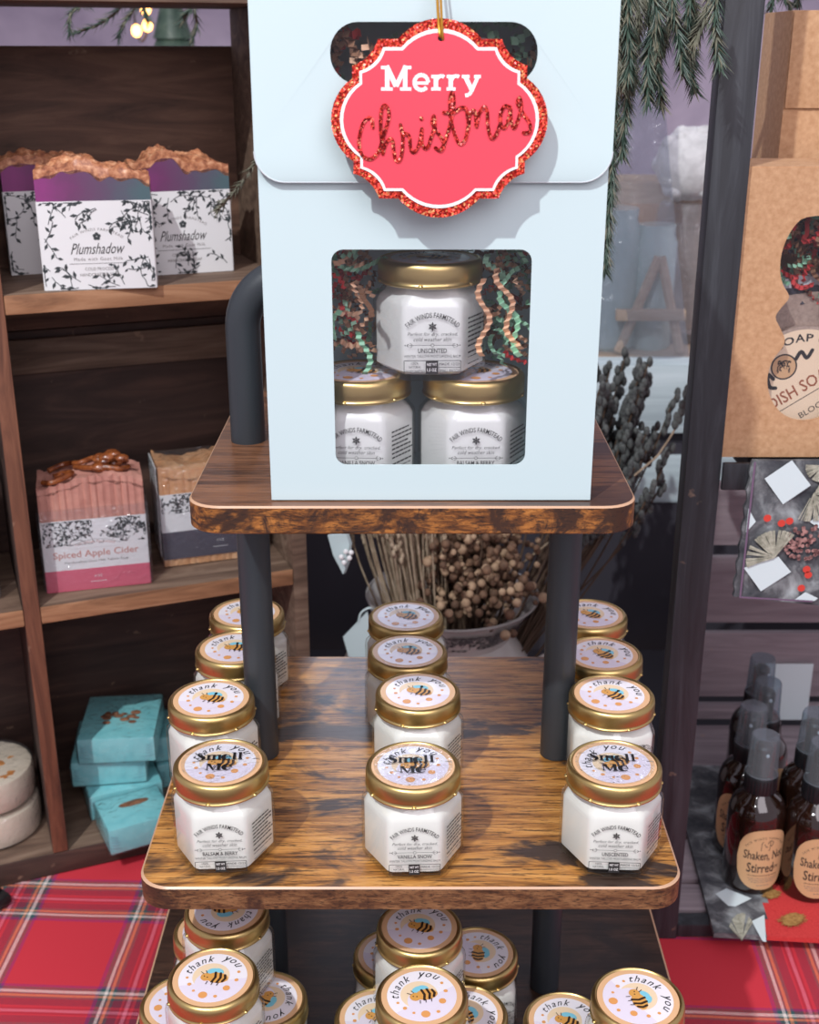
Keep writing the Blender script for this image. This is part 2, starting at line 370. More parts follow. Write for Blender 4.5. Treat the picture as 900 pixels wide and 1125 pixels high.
# text and cut plates go through a temporary curve; the result is plain mesh data
def curve_geo(cu):
    o = bpy.data.objects.new('tmp', cu); C.objects.link(o)
    dg = bpy.context.evaluated_depsgraph_get(); dg.update()
    me = bpy.data.meshes.new_from_object(o.evaluated_get(dg))
    V = [v.co[:] for v in me.vertices]; F = [tuple(p.vertices) for p in me.polygons]
    bpy.data.objects.remove(o); bpy.data.curves.remove(cu); bpy.data.meshes.remove(me)
    return V, F
_tx = {}
def text(s, wd, ht, shear=0.0, bold=0.0, space=1.0):
    key = (s, shear, bold, space)
    if key not in _tx:
        cu = bpy.data.curves.new('t', 'FONT'); cu.body = s; cu.size = 1; cu.shear = shear; cu.offset = bold
        cu.space_character = space; cu.resolution_u = 2; cu.fill_mode = 'FRONT'; _tx[key] = curve_geo(cu)
    V, F = _tx[key]; xs = [v[0] for v in V]; ys = [v[1] for v in V]
    x0, x1, y0, y1 = min(xs), max(xs), min(ys), max(ys)
    if ht is None: ht = wd/(x1-x0)*(y1-y0)
    return [((v[0]-(x0+x1)/2)*wd/(x1-x0), (v[1]-y0)*ht/(y1-y0), 0) for v in V], F
def put(mb, s, cx, cy, wd, ht, z, k, X, rot=0.0, **kw):
    V, F = text(s, wd, ht, **kw); c, q = math.cos(rot), math.sin(rot)
    mb.add([(cx+x*c-y*q, cy+x*q+y*c, z) for x, y, _ in V], F, k, X)
def arc(mb, s, cx, cy, rad, ht, sweep, mid, z, k, X, squash=1.0, **kw):
    """text bent over a circle; sweep and mid in radians, mid measured clockwise from straight up"""
    V, F = text(s, rad*sweep, ht, **kw)
    mb.add([(cx+(rad+y)*math.sin(x/rad+mid), cy+(rad+y)*math.cos(x/rad+mid)*squash, z) for x, y, _ in V], F, k, X)
def plate(outlines, th):
    K = 100.0
    cu = bpy.data.curves.new('p', 'CURVE'); cu.dimensions = '2D'; cu.fill_mode = 'BOTH'; cu.extrude = th/2*K
    for P in outlines:
        sp = cu.splines.new('POLY'); sp.points.add(len(P)-1); sp.use_cyclic_u = True
        for q, p in zip(sp.points, P): q.co = (p[0]*K, p[1]*K, 0, 1)
    V, F = curve_geo(cu)
    return [(x/K, y/K, z/K) for x, y, z in V], F
def rrect(x0, y0, x1, y1, r, n=5, corners=(1, 1, 1, 1)):
    P = []
    for (cx, cy, a), on_ in zip(((x1-r, y1-r, 0), (x0+r, y1-r, 90), (x0+r, y0+r, 180), (x1-r, y0+r, 270)), corners):
        if on_:
            for i in range(n+1):
                t = R(a+90*i/n); P.append((cx+r*math.cos(t), cy+r*math.sin(t)))
        else:
            t = R(a); sx = 1 if a in (0, 270) else -1; sy = 1 if a in (0, 90) else -1; P.append((cx+sx*r, cy+sy*r))
    return P
def smooth(P, n=5):
    out = []
    for i in range(len(P)-1):
        p0 = P[max(i-1, 0)]; p1 = P[i]; p2 = P[i+1]; p3 = P[min(i+2, len(P)-1)]
        for j in range(n):
            t = j/n
            out.append(tuple(0.5*(2*b+(c-a)*t+(2*a-5*b+4*c-d)*t*t+(-a+3*b-3*c+d)*t**3) for a, b, c, d in zip(p0, p1, p2, p3)))
    return out+[tuple(P[-1])]
def leaves(mb, x0, y0, x1, y1, n, ln, z, k, X, seed=1, mask=None):
    rn = random.Random(seed)
    for i in range(n):
        cx = rn.uniform(x0, x1); cy = rn.uniform(y0, y1)
        if mask and not mask(cx, cy): continue
        a = rn.uniform(0, 2*PI); st = [(cx, cy)]
        for j in range(4): a += rn.uniform(-0.5, 0.5); st.append((st[-1][0]+ln*0.45*math.cos(a), st[-1][1]+ln*0.45*math.sin(a)))
        st = [(min(max(p[0], x0), x1), min(max(p[1], y0), y1)) for p in st]
        mb.line(st, ln*0.06, z, k, X, caps=False)
        for j, p in enumerate(st[1:]):
            b = a+(0.9 if j % 2 else -0.9); L = ln*rn.uniform(0.4, 0.7)
            q = (min(max(p[0]+L*math.cos(b), x0), x1), min(max(p[1]+L*math.sin(b), y0), y1))
            mx, my = (p[0]+q[0])/2, (p[1]+q[1])/2; dx, dy = -(q[1]-p[1])*0.22, (q[0]-p[0])*0.22
            mb.flat([p, (mx-dx, my-dy), q, (mx+dx, my+dy)], z, k, X)

ZT, ZM, ZB, ZTAB = 1.1835, 0.988, 0.815, 0.75

# ------------------------------------------------------------------ the setting
tag(MB().box((0, 1.5, -0.03), (6, 6, 0.06), 'floorm').build('floor'), kind='structure')
wb = MB()
V, F = plate([[(-3, 0), (3, 0), (3, 3), (-3, 3)], [(-0.62, 1.75), (0.10, 1.75), (0.10, 2.75), (-0.62, 2.75)]], 0.08)
wb.add(V, F, 'lavwall', T(0, 3.2, 0) @ XZ)
tag(wb.build('wall_back'), kind='structure')
wf = MB()
for x in (-0.61, -0.38, -0.14, 0.09): wf.box((x, 3.19, 2.25), (0.03, 0.04, 1.0), 'white')
for z in (1.76, 2.25, 2.74): wf.box((-0.26, 3.19, z), (0.7, 0.04, 0.03), 'white')
wf.box((-0.26, 3.22, 2.25), (0.71, 0.006, 0.98), 'sky')
tag(wf.build('window_1'), kind='structure')
tag(MB().box((0.0, 1.29, 0.49), (1.5, 0.04, 0.98), 'charcoal').build('wall_low_partition'), kind='structure')
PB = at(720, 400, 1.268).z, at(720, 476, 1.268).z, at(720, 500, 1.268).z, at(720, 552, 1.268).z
tb = MB(); tb.box((0.30, 1.285, (PB[0]+PB[1])/2), (0.9, 0.036, PB[0]-PB[1]), 'sunlit_board', r=0.002)
tb.box((0.30, 1.285, (PB[2]+PB[3])/2), (0.9, 0.036, PB[2]-PB[3]), 'sunlit_board', r=0.002)
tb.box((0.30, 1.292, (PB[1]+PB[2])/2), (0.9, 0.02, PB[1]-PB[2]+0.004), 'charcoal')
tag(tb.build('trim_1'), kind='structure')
ld = MB(); ld.box((0.3, 1.55, PB[0]-0.012), (0.95, 0.5, 0.02), 'pinewood', r=0.002)
for x in (-0.15, 0.75):
    for y in (1.33, 1.77): ld.box((x, y, (PB[0]-0.022)/2), (0.03, 0.03, PB[0]-0.022), 'pinewood')
dt = thing('display_table', 'pale wooden display table behind the low partition, holding a crate and jars', 'table')
ld.build('tabletop', dt)

# main table and its cloths
t = thing('table', 'table under the red tartan cloth, carrying the shelf and the tiered stand', 'table')
MB().box((0, 0.80, 0.735), (2.0, 0.86, 0.026), 'shelf_wood', r=0.003).build('tabletop', t)
for x in (-0.92, 0.92):
    for y in (0.44, 1.16): MB().box((x, y, 0.361), (0.05, 0.05, 0.722), 'shelf_wood', r=0.003).build('leg', t)
cl = MB(); nx, ny = 90, 60; V = []; F = []
def cloth_pt(u, v):
    x = -1.02+2.04*u; y = 0.315+(0.89-0.315)*v
    z = 0.7496+0.0004*noise.noise((x*14, y*14, 0)); return x, y, z
for j in range(ny+1):
    for i in range(nx+1): V.append(cloth_pt(i/nx, j/ny))
for j in range(ny):
    for i in range(nx): a = j*(nx+1)+i; F.append((a, a+1, a+nx+2, a+nx+1))
cl.add(V, F, 'tartan')
V = []; F = []
for j in range(13):
    for i in range(nx+1):
        u = i/nx; x = -1.02+2.04*u; V.append((x, 0.315-0.006*j/12*(1+math.sin(x*22)), 0.7496-0.3*j/12))
for j in range(12):
    for i in range(nx): a = j*(nx+1)+i; F.append((a, a+nx+1, a+nx+2, a+1))
cl.add(V, F, 'tartan')
tag(cl.build('tablecloth', ang=60), 'red tartan flannel cloth with green, white and orange stripes spread over the table', 'tablecloth')
tag(MB().box((0.03, 1.0605, 0.7489), (1.94, 0.337, 0.0022), 'charcoal_cloth').build('table_runner'), 'plain charcoal cloth covering the back of the table under the milk can', 'cloth')

# ------------------------------------------------------------------ the tiered stand
st = thing('tiered_stand', 'three tier display stand of rustic brown boards on black tube posts', 'display stand', (0, 0.63, 0.7495))
def tier(x0, x1, y0, y1, ztop, k, ke, name):
    r = 0.016; P = rrect(x0, y0, x1, y1, r, 8); zt = ztop-0.7495; m = MB()
    P = [(x, y-0.63) for x, y in P]
    n = len(P); cx = (x0+x1)/2; cy = (y0+y1)/2-0.63
    ins = [(cx+(x-cx)*0.992, cy+(y-cy)*0.992) for x, y in P]
    V = [(x, y, zt) for x, y in ins]; m.add(V, [tuple(range(n))], k)
    m.rings([[(x, y, zt-0.0138) for x, y in ins], [(x, y, zt-0.0130) for x, y in P], [(x, y, zt-0.0009) for x, y in P]], ke, capend=False)
    m.rings([[(x, y, zt-0.0009) for x, y in P], [(x, y, zt) for x, y in ins]], 'edge_line', cap=False, capend=False)
    o = m.build(name, st); return o
tag(tier(-0.104, 0.1065, 0.527, 0.732, ZT, 'tier_top', 'tier_edge', 'shelf_board'), 'smallest, top board in darker brown')
tag(tier(-0.1375, 0.1385, 0.505, 0.755, ZM, 'tier_mid', 'tier_edge_low', 'shelf_board'), 'middle board in golden brown with dark patches')
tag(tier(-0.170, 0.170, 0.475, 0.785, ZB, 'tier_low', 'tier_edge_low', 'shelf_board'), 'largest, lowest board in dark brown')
z0 = 0.7495
for sx in (-1, 1):
    for za, zb in ((ZB, ZM-0.0138), (ZM, ZT-0.0138)):
        MB().lathe([(0.0086, 0), (0.0092, 0.0006), (0.0092, zb-za-0.0006), (0.0086, zb-za)], 'tube', 32, T(sx*0.087, 0, za-z0)).build('post', st)
    for y in (-0.13, 0.13):
        MB().lathe([(0.012, 0), (0.013, 0.002), (0.010, ZB-0.0138-z0)], 'tube', 24, T(sx*0.14, y, 0)).build('foot', st)
hp = []; rb = 0.027; top = 1.272-z0; b0 = ZT-z0
hp.append((-0.087, 0, b0)); hp.append((-0.087, 0, b0+0.02))
for i in range(13): a = PI-PI/2*i/12; hp.append((-0.087+rb+rb*math.cos(a), 0, top-rb+rb*math.sin(a)))
for i in range(13): a = PI/2-PI/2*i/12; hp.append((0.087-rb+rb*math.cos(a), 0, top-rb+rb*math.sin(a)))
hp.append((0.087, 0, b0+0.02)); hp.append((0.087, 0, b0))
MB().tube(hp, 0.0092, 'tube', 32).build('handle', st)

# ------------------------------------------------------------------ balm jars
APO = 0.0236
def hexring(a, r, z, q=4):
    P = []
    for k in range(6):
        th = k*60; c = (a-r)/math.cos(R(30)); cx, cy = c*math.cos(R(th)), c*math.sin(R(th))
        for i in range(q+1):
            t_ = R(th-30+60*i/q); P.append((cx+r*math.cos(t_), cy+r*math.sin(t_), z))
    return P
def circ_like(rad, z, q=4):
    return [(rad*math.cos(math.atan2(y, x)), rad*math.sin(math.atan2(y, x)), z) for x, y, _ in hexring(APO, 0.006, 0, q)]
def jar_glass():
    m = MB()
    m.rings([hexring(APO*0.88, 0.005, 0.0), hexring(APO*0.95, 0.006, 0.0008), hexring(APO, 0.006, 0.0035), hexring(APO, 0.006, 0.0335), hexring(APO*0.985, 0.006, 0.0358),
             hexring(APO*0.93, 0.010, 0.0380), circ_like(0.0222, 0.0398), circ_like(0.0210, 0.0412), circ_like(0.0208, 0.0440)], 'glass', capend=False)
    return m.mesh('glass_body', 30)
def jar_balm():
    m = MB(); a = APO-0.0013
    m.rings([hexring(a*0.9, 0.005, 0.0030), hexring(a, 0.005, 0.0048), hexring(a, 0.005, 0.0335), hexring(a*0.95, 0.007, 0.0365), circ_like(0.0205, 0.0390), circ_like(0.0196, 0.0412), circ_like(0.0194, 0.0438)], 'balm')
    return m.mesh('balm', 30)
def jar_lid():
    m = MB()
    pr = [(0.0205, 0.0), (0.0236, 0.0), (0.0243, 0.0005), (0.0244, 0.0012), (0.0239, 0.0018), (0.0238, 0.0026), (0.0241, 0.0034), (0.0241, 0.0082), (0.0238, 0.0096), (0.0230, 0.0106),
          (0.0221, 0.0109), (0.0216, 0.0106), (0.0213, 0.0102), (0.0001, 0.0102)]
    m.lathe(pr, 'gold', 56, cap=False)
    for i in range(6):
        a = 2*PI*i/6+0.3; m.sphere((0.0238*math.cos(a), 0.0238*math.sin(a), 0.0012), 0.0022, 'gold', n=8, m=6, sc=(0.6, 0.6, 0.4))
    return m.mesh('lid', 40)
def lid_label():
    m = MB(); z = 0.0001
    m.disc(0, 0, 0.0211, z, 'peach', n=56); m.disc(0, 0, 0.0181, z*2, 'sticker_white', n=48)
    m.flat([(0.0180*math.cos(R(a)), 0.0180*math.sin(R(a))) for a in range(195, 360, 8)], z*2.4, 'lilac')
    m.disc(-0.001, 0.001, 0.0098, z*3, 'cream'); m.disc(-0.001, -0.004, 0.0085, z*3.5, 'lilac', n=26)
    arc(m, 'thank', 0, 0, 0.0120, 0.0046, 1.25, -0.62, z*4, 'black_ink', None, shear=0.35, space=1.25)
    arc(m, 'you', 0, 0, 0.0120, 0.0048, 0.80, 0.72, z*4, 'black_ink', None, shear=0.35, space=1.25)
    for x, y, r in ((0.0075, -0.0085, 0.0019), (-0.0045, -0.0125, 0.0024), (0.0125, -0.003, 0.0011), (-0.012, -0.004, 0.0011), (-0.0135, 0.001, 0.0008), (0.002, -0.014, 0.001), (0.0135, 0.003, 0.0009), (-0.0095, -0.009, 0.0008)):
        m.disc(x, y, r, z*4, 'orange', n=14)
    X = T(0.001, -0.001, 0) @ RZ(-0.25)
    m.disc(-0.0028, 0.0052, 0.0030, z*5, 'wing', X, ry=0.0019, rot=0.5); m.disc(0.0008, 0.0056, 0.0028, z*5, 'wing', X, ry=0.0018, rot=-0.5)
    m.disc(0.0012, 0.0006, 0.0058, z*6, 'bee', X, ry=0.0038)
    for q, hh in ((-0.0006, 0.0037), (0.0022, 0.0036), (0.0048, 0.0026)):
        m.line([(q-0.0002, -hh+0.0008), (q+0.0008, 0.0006), (q, hh+0.0004)], 0.0013, z*7, 'bee_dark', X)
    m.disc(-0.0048, 0.0002, 0.0029, z*6.5, 'bee', X)
    m.disc(-0.0058, 0.0006, 0.0004, z*7, 'bee_dark', X, n=8); m.disc(-0.0040, 0.0000, 0.0004, z*7, 'bee_dark', X, n=8)
    m.line([(-0.0050, 0.0028), (-0.0060, 0.0046)], 0.0004, z*7, 'bee_dark', X); m.line([(-0.0066, 0.0022), (-0.0084, 0.0034)], 0.0004, z*7, 'bee_dark', X)
    for q in (-0.003, 0.0, 0.003): m.line([(q, -0.003), (q-0.0004, -0.0050)], 0.0004, z*7, 'bee_dark', X)
    return m.mesh('lid_label')
def smell_sticker():
    m = MB(); z = 0.0012
    m.disc(0, 0, 0.0200, z-0.0002, 'wrap', n=48)
    H = 0.0062; hair = 0.00045; k = 'black_ink'
    def stem(x, y0, h, wd, serif=True):
        m.flat([(x-wd/2, y0), (x+wd/2, y0), (x+wd/2, y0+h), (x-wd/2, y0+h)], z, k)
        if serif: m.line([(x-wd/2-0.0006, y0+hair/2), (x+wd/2+0.0006, y0+hair/2)], hair, z, k, caps=False); m.line([(x-wd/2-0.0006, y0+h-hair/2), (x+wd/2, y0+h-hair/2)], hair, z, k, caps=False)
    def e_(cx, y0, w_, h):
        P = [(cx+w_/2*math.cos(R(a)), y0+h/2+h/2*math.sin(R(a))) for a in range(0, 321, 20)]
        for a, (p, q) in zip(range(0, 320, 20), zip(P, P[1:])):
            m.line([p, q], hair+0.0016*max(0, -math.cos(R(a+10)))**1.2, z, k)
        m.line([(cx-w_/2, y0+h*0.52), (cx+w_/2, y0+h*0.52)], hair, z, k, caps=False)
    y1 = 0.0012; xh = 0.0046
    SP = smooth([(-0.0083, y1+H*0.80), (-0.0092, y1+H*0.98), (-0.0106, y1+H), (-0.0117, y1+H*0.80), (-0.0104, y1+H*0.55), (-0.0088, y1+H*0.32), (-0.0096, y1+H*0.04), (-0.0112, y1), (-0.0122, y1+H*0.22)], 4)
    for i_, (p, q) in enumerate(zip(SP, SP[1:])): m.line([p, q], hair+0.0016*math.exp(-((i_/len(SP)-0.52)/0.16)**2), z, k)
    for x in (-0.0064, -0.0036, -0.0008): stem(x, y1, xh, 0.0013)
    for x in (-0.0064, -0.0036): m.line(smooth([(x+0.0004, y1+xh*0.75), (x+0.0014, y1+xh*0.98), (x+0.0026, y1+xh*0.85)], 4), 0.0006, z, k)
    e_(0.0029, y1, 0.0036, xh)
    for x in (0.0067, 0.0097): stem(x, y1, H*1.08, 0.0014)
    y2 = -0.0082; H = 0.0060
    stem(-0.0062, y2, H, hair); stem(-0.0004, y2, H, 0.0016)
    m.flat([(-0.0066, y2+H), (-0.0048, y2+H), (-0.0026, y2), (-0.0034, y2)], z+0.00002, k); m.line([(-0.0030, y2+0.0002), (-0.0008, y2+H)], hair, z, k)
    e_(0.0040, y2, 0.0040, 0.0046)
    return m.mesh('clear_sticker')
SIDE = random.Random(4)
def front_label(scent):
    m = MB(); X = T(0, -APO-0.00012, 0) @ XZ; z = 0
    arc(m, 'FAIR WINDS FARMSTEAD', 0, 0.0148, 0.0150, 0.0023, 1.62, 0, z, 'ink', X, squash=1.0, space=1.05, bold=0.008)
    for k in range(3):
        a = PI/3*k+PI/6; c, s = math.cos(a)*0.0018, math.sin(a)*0.0018; m.line([(-c, 0.0258-s), (c, 0.0258+s)], 0.00042, z, 'ink', X)
    for k in range(6):
        a = PI/3*k+PI/6; m.disc(math.cos(a)*0.0011, 0.0258+math.sin(a)*0.0011, 0.0005, z, 'ink', X, n=8)
    put(m, 'Perfect for dry, cracked,', 0, 0.0212, 0.0225, 0.0020, z, 'ink', X, shear=0.3, space=1.05)
    put(m, 'cold weather skin', 0, 0.0191, 0.0170, 0.0018, z, 'ink', X, shear=0.3, space=1.05)
    m.line([(-0.0105, 0.0173), (-0.0008, 0.0173)], 0.0002, z, 'ink', X, caps=False); m.line([(0.0008, 0.0173), (0.0105, 0.0173)], 0.0002, z, 'ink', X, caps=False)
    ring = [(0.0007*math.cos(2*PI*i/12), 0.0173+0.0007*math.sin(2*PI*i/12)) for i in range(13)]; m.line(ring, 0.0002, z, 'ink', X, caps=False)
    for sx in (-1, 1):
        m.line([(sx*(0.0102+0.0010*math.cos(a/10*PI)), 0.0173+0.0009*math.sin(a/10*PI)*(1 if a < 20 else 1)) for a in range(5, 16)], 0.00022, z, 'ink', X, caps=False)
        m.line([(sx*0.0108, 0.0179), (sx*0.0116, 0.0173), (sx*0.0108, 0.0167)], 0.0003, z, 'ink', X, caps=False); m.disc(sx*0.0123, 0.0173, 0.0003, z, 'ink', X, n=8)
    put(m, scent, 0, 0.0138, min(0.0175, 0.00145*len(scent)), 0.0021, z, 'ink', X, bold=0.012)
    put(m, 'WINTER TALLOW MOISTURIZING BALM', 0, 0.0117, 0.0255, 0.0012, z, 'ink', X)
    m.line([(-0.0128, 0.0042), (0.0128, 0.0042), (0.0128, 0.0103), (-0.0128, 0.0103), (-0.0128, 0.0042)], 0.00028, z, 'ink', X, caps=False)
    m.flat([(-0.0030, 0.0042), (0.0026, 0.0042), (0.0026, 0.0103), (-0.0030, 0.0103)], 0.00004, 'ink', X)
    m.line([(0.0026, 0.0072), (0.0128, 0.0072)], 0.00022, z, 'ink', X, caps=False)
    put(m, '100%', -0.0079, 0.0086, 0.0032, 0.0011, z, 'ink', X); put(m, 'NATURAL', -0.0079, 0.0068, 0.0056, 0.0011, z, 'ink', X)
    put(m, 'HANDCRAFTED', -0.0080, 0.0049, 0.0090, 0.0011, z, 'ink', X)
    put(m, 'NET WT', -0.0002, 0.0079, 0.0044, 0.0013, 0.00008, 'bone', X, bold=0.02); put(m, '1.5 OZ', -0.0002, 0.0053, 0.0044, 0.0015, 0.00008, 'bone', X, bold=0.02)
    put(m, 'MADE 12/23', 0.0077, 0.0081, 0.0092, 0.0013, z, 'ink', X); put(m, 'SMALL BATCH', 0.0077, 0.0050, 0.0092, 0.0013, z, 'ink', X)
    return m.mesh('front_label')
def side_label():
    m = MB(); rn = random.Random(3)
    for ang in (PI/3,):
        X = RZ(ang) @ T(0, -APO-0.00012, 0) @ XZ
        for j in range(11):
            y = 0.0285-0.0021*j - (0.0010 if j > 6 else 0) - (0.001 if j > 8 else 0); x = -0.0085; end = rn.uniform(0.004, 0.009) if j < 9 else 0.002
            if ang < 0 and j > 6: continue
            while x < end:
                L = rn.uniform(0.0012, 0.0034); m.line([(x, y), (min(x+L, end+0.001), y)], 0.0008 if j < 8 else 0.0004, 0, 'ink', X, caps=False); x += L+0.0005
    return m.mesh('side_label')
G = dict(glass=jar_glass(), balm=jar_balm(), lid=jar_lid(), ll=lid_label(), smell=smell_sticker(), side=side_label(),
         bb=front_label('BALSAM & BERRY'), vs=front_label('VANILLA SNOW'), un=front_label('UNSCENTED'))
def jar(x, y, z, label, scent='un', rot=0.0, lidrot=0.0, smell=False, group=None, names=True):
    t = thing('balm_jar', label, 'jar', (x, y, z), rot, group)
    g = link('glass_body', G['glass'], t); link('balm', G['balm'], t)
    fl = link('front_label', G[scent], t); link('side_label', G['side'], t)
    tag(fl, {'bb': 'printed label reading balsam and berry', 'vs': 'printed label reading vanilla snow', 'un': 'printed label reading unscented'}[scent])
    l = link('lid', G['lid'], t, (0, 0, 0.0423), lidrot)
    link('lid_label', G['ll'], l, (0, 0, 0.0103))
    if smell: tag(link('clear_sticker', G['smell'], l, (0, 0, 0.0103), -lidrot-rot*0), 'clear sticker reading Smell Me')
    return t
GM = 'balm jars in three files on the middle board'
mid = [(-0.0962, 0.536, 'frontmost jar of the left file on the middle board, stickered Smell Me, balsam and berry', 'bb', R(3), R(2), True),
       (-0.111, 0.602, 'second jar of the left file, behind the left Smell Me jar', 'un', R(4), R(-5), False),
       (-0.106, 0.664, 'third jar of the left file, partly behind the left black post', 'vs', R(2), R(8), False),
       (-0.105, 0.7135, 'backmost jar of the left file, half hidden by the left black post', 'bb', R(0), R(-4), False),
       (0.0018, 0.5335, 'frontmost jar of the centre file on the middle board, stickered Smell Me, vanilla snow', 'vs', R(2), R(12), True),
       (0.0047, 0.610, 'second jar of the centre file, behind the vanilla snow Smell Me jar', 'bb', R(2), R(-8), False),
       (-0.0011, 0.6595, 'third jar of the centre file, lid in the shadow of the top board', 'un', R(-4), R(-2), False),
       (-0.0023, 0.7085, 'backmost jar of the centre file, just before the enamel milk can', 'vs', R(0), R(-10), False),
       (0.1043, 0.5352, 'frontmost jar of the right file on the middle board, stickered Smell Me, unscented', 'un', R(-3), R(38), True),
       (0.1140, 0.6065, 'second jar of the right file, behind the unscented Smell Me jar', 'vs', R(30), R(-32), False),
       (0.1160, 0.6560, 'third jar of the right file, right beside the right black post', 'bb', R(30), R(-40), False),
       (0.1160, 0.7110, 'backmost jar of the right file, half hidden by the right black post', 'un', R(30), R(-30), False)]
for x, y, lb, sc, r_, lr, sm in mid: jar(x, y, ZM+0.0003, lb, sc, r_, lr-(r_ if sm is False else 0), sm, GM)
GB = 'balm jars crowded and stacked on the lowest board'
ZU = ZB+0.0003+0.0535
low = [(-0.1229, 0.6186, 0, 'leftmost jar in the back of the lowest board, behind the upper left jars', R(30), R(-20)),
       (-0.131, 0.556, 0, 'low jar at the left end of the lowest board, left of the upper front jar', R(30), R(-55)),
       (-0.083, 0.5594, 0, 'low jar right of the left stack, lid half in shadow', R(30), R(-110)),
       (-0.104, 0.503, 0, 'hidden lower jar carrying the upper front jar of the left stack', 0, 0),
       (-0.104, 0.5167, 1, 'upper jar in front of the left stack, with a fully lit bee lid', R(4), R(5)),
       (-0.1045, 0.5715, 1, 'upper jar in the left stack tucked under the edge of the middle board', R(6), R(190)),
       (-0.010, 0.597, 0, 'shaded jar behind left of the centre stack', R(30), R(-20)),
       (0.0418, 0.5985, 0, 'shaded jar behind right of the centre stack, lid turned sideways', R(30), R(-80)),
       (-0.0186, 0.5455, 0, 'low jar at the left foot of the centre stack', R(30), R(-5)),
       (0.032, 0.5480, 0, 'low jar at the right foot of the centre stack, mostly covered by the jar above', R(30), R(-60)),
       (0.0061, 0.496, 0, 'hidden lower jar carrying the upper front jar of the centre stack', 0, 0),
       (0.0055, 0.5568, 1, 'upper jar at the back of the centre stack, shaded lid under the middle board', 0, R(-8)),
       (0.0064, 0.5036, 1, 'upper jar at the front of the centre stack, bright bee lid turned left', 0, R(28)),
       (0.0883, 0.5424, 0, 'low jar left of the upper jar at the right end', R(30), R(-15)),
       (0.118, 0.497, 0, 'hidden lower jar carrying the upper jar at the right end', 0, 0),
       (0.1182, 0.5015, 1, 'upper jar at the right end of the lowest board, bee lid turned right', R(-8), R(-62))]
for i, (x, y, up, lb, r_, lr) in enumerate(low):
    if lb.startswith('hidden'): lb = 'lower jar at the front, beneath the upper front jar of the '+('left stack' if x < -0.05 else 'centre stack' if x < 0.05 else 'right end')
    jar(x, y, ZU if up else ZB+0.0003, lb, ('un', 'bb', 'vs')[i % 3], r_, lr-r_, False, GB)

# ------------------------------------------------------------------ white gift box with jars inside
BX0, BX1 = -0.0643, 0.0843; BC = (BX0+BX1)/2; BY = 0.535; BD = 0.070; BZ = ZT+0.0005
gb = thing('gift_box', 'white cardboard gift box with a front window, standing on the top board', 'gift box', (BC, BY, BZ))
hw = (BX1-BX0)/2; th = 0.0008
win = rrect(-0.0440, 0.0172, 0.0432, 0.1155, 0.0052, 6)
hole = rrect(-0.0425, 0.1830, 0.0425, 0.2070, 0.0115, 8)
bm_ = MB()
V, F = plate([[(-hw, 0), (hw, 0), (hw, 0.243), (-hw, 0.243)], win, hole], th); bm_.add(V, F, 'card', XZ)
bm_.box((-hw+th/2, BD/2, 0.1215), (th, BD, 0.243), 'card'); bm_.box((hw-th/2, BD/2, 0.1215), (th, BD, 0.243), 'card')
bm_.box((0, BD, 0.1215), (2*hw, th, 0.243), 'card'); bm_.box((0, BD/2, th/2), (2*hw, BD, th), 'card'); bm_.box((0, BD/2, 0.243), (2*hw, BD, th), 'card')
bm_.build('box_body', gb, 30)
fm = MB()
FL = rrect(-hw-0.0009, 0.1440, hw+0.0009, 0.2445, 0.0125, 8, (0, 0, 1, 1)); V, F = plate([FL, hole], 0.0007)
V = [(x, y, z+0.0012+0.0022*max(0, (0.20-y)/0.056)*(abs(x)/hw)**3) for x, y, z in V]
fm.add(V, F, 'card', XZ)
fm.build('front_flap', gb, 30)
fe = MB(); FE = [(x, y) for x, y in FL if y < 0.20]; FE.sort(key=lambda p: math.atan2(p[0], 0.30-p[1]))
fe.tube([(x, -(0.0015+0.0022*max(0, (0.20-y)/0.056)*(abs(x)/hw)**3), y) for x, y in FE], 0.00035, 'card_edge', 6); fe.build('flap_edge', gb)
MB().box((-0.0004, 0.0012, 0.0664), (0.092, 0.0002, 0.103), 'film').build('window_film', gb)
MB().box((0, 0.0012, 0.195), (0.090, 0.0002, 0.028), 'film').build('handle_film', gb)
# jars inside
GX = 'balm jars inside the gift box'
jz = BZ+0.0012
jar(-0.0235, 0.5645, jz, 'lower left jar inside the gift box, its label cut by the window edge', 'vs', R(-3), R(0), False, GX)
jar(0.0305, 0.5645, jz, 'lower right jar inside the gift box, balsam and berry', 'bb', R(1), R(20), False, GX)
jar(0.0095, 0.5630, jz+0.0537, 'upper jar inside the gift box, unscented, standing on two lids', 'un', R(2), R(0), False, GX)
def crinkle(mb, p, a, n, k, rn, s=0.0022, wd=0.0022, tilt=None):
    X = T(*p) @ Matrix.Rotation(a, 4, 'Y') @ Matrix.Rotation(tilt if tilt is not None else rn.uniform(-1, 1), 4, 'X') @ Matrix.Rotation(rn.uniform(-.9, .9), 4, 'Z')
    V = []; F = []
    for i in range(n):
        o = s*0.45*(1 if i % 2 else -1); bend = 0.0009*math.sin(i*0.4+p[0]*90)
        V += [(i*s*0.62, o, -wd/2+bend*3), (i*s*0.62, o, wd/2+bend*3)]
    for i in range(n-1): F.append((2*i, 2*i+1, 2*i+3, 2*i+2))
    m2 = [(x, y-0.00012, z) for x, y, z in V]; q = len(V)
    mb.add(V+m2, F+[tuple(q+j for j in reversed(f)) for f in F], k, X)
rn = random.Random(11); ck = MB()
pal = ['mint', 'tanpaper', 'brownpaper', 'redpaper', 'tanpaper', 'mint', 'brownpaper']
for i in range(150):
    side = rn.choice((-1, 1)); x = BC-0.001+side*rn.uniform(0.030, 0.046); zz = rn.uniform(0.065, 0.112) if rn.random() < 0.8 else rn.uniform(0.11, 0.125)
    crinkle(ck, (x, BY+rn.uniform(0.012, 0.055), BZ+zz), rn.uniform(0, 2*PI), rn.randint(7, 12), rn.choice(pal), rn)
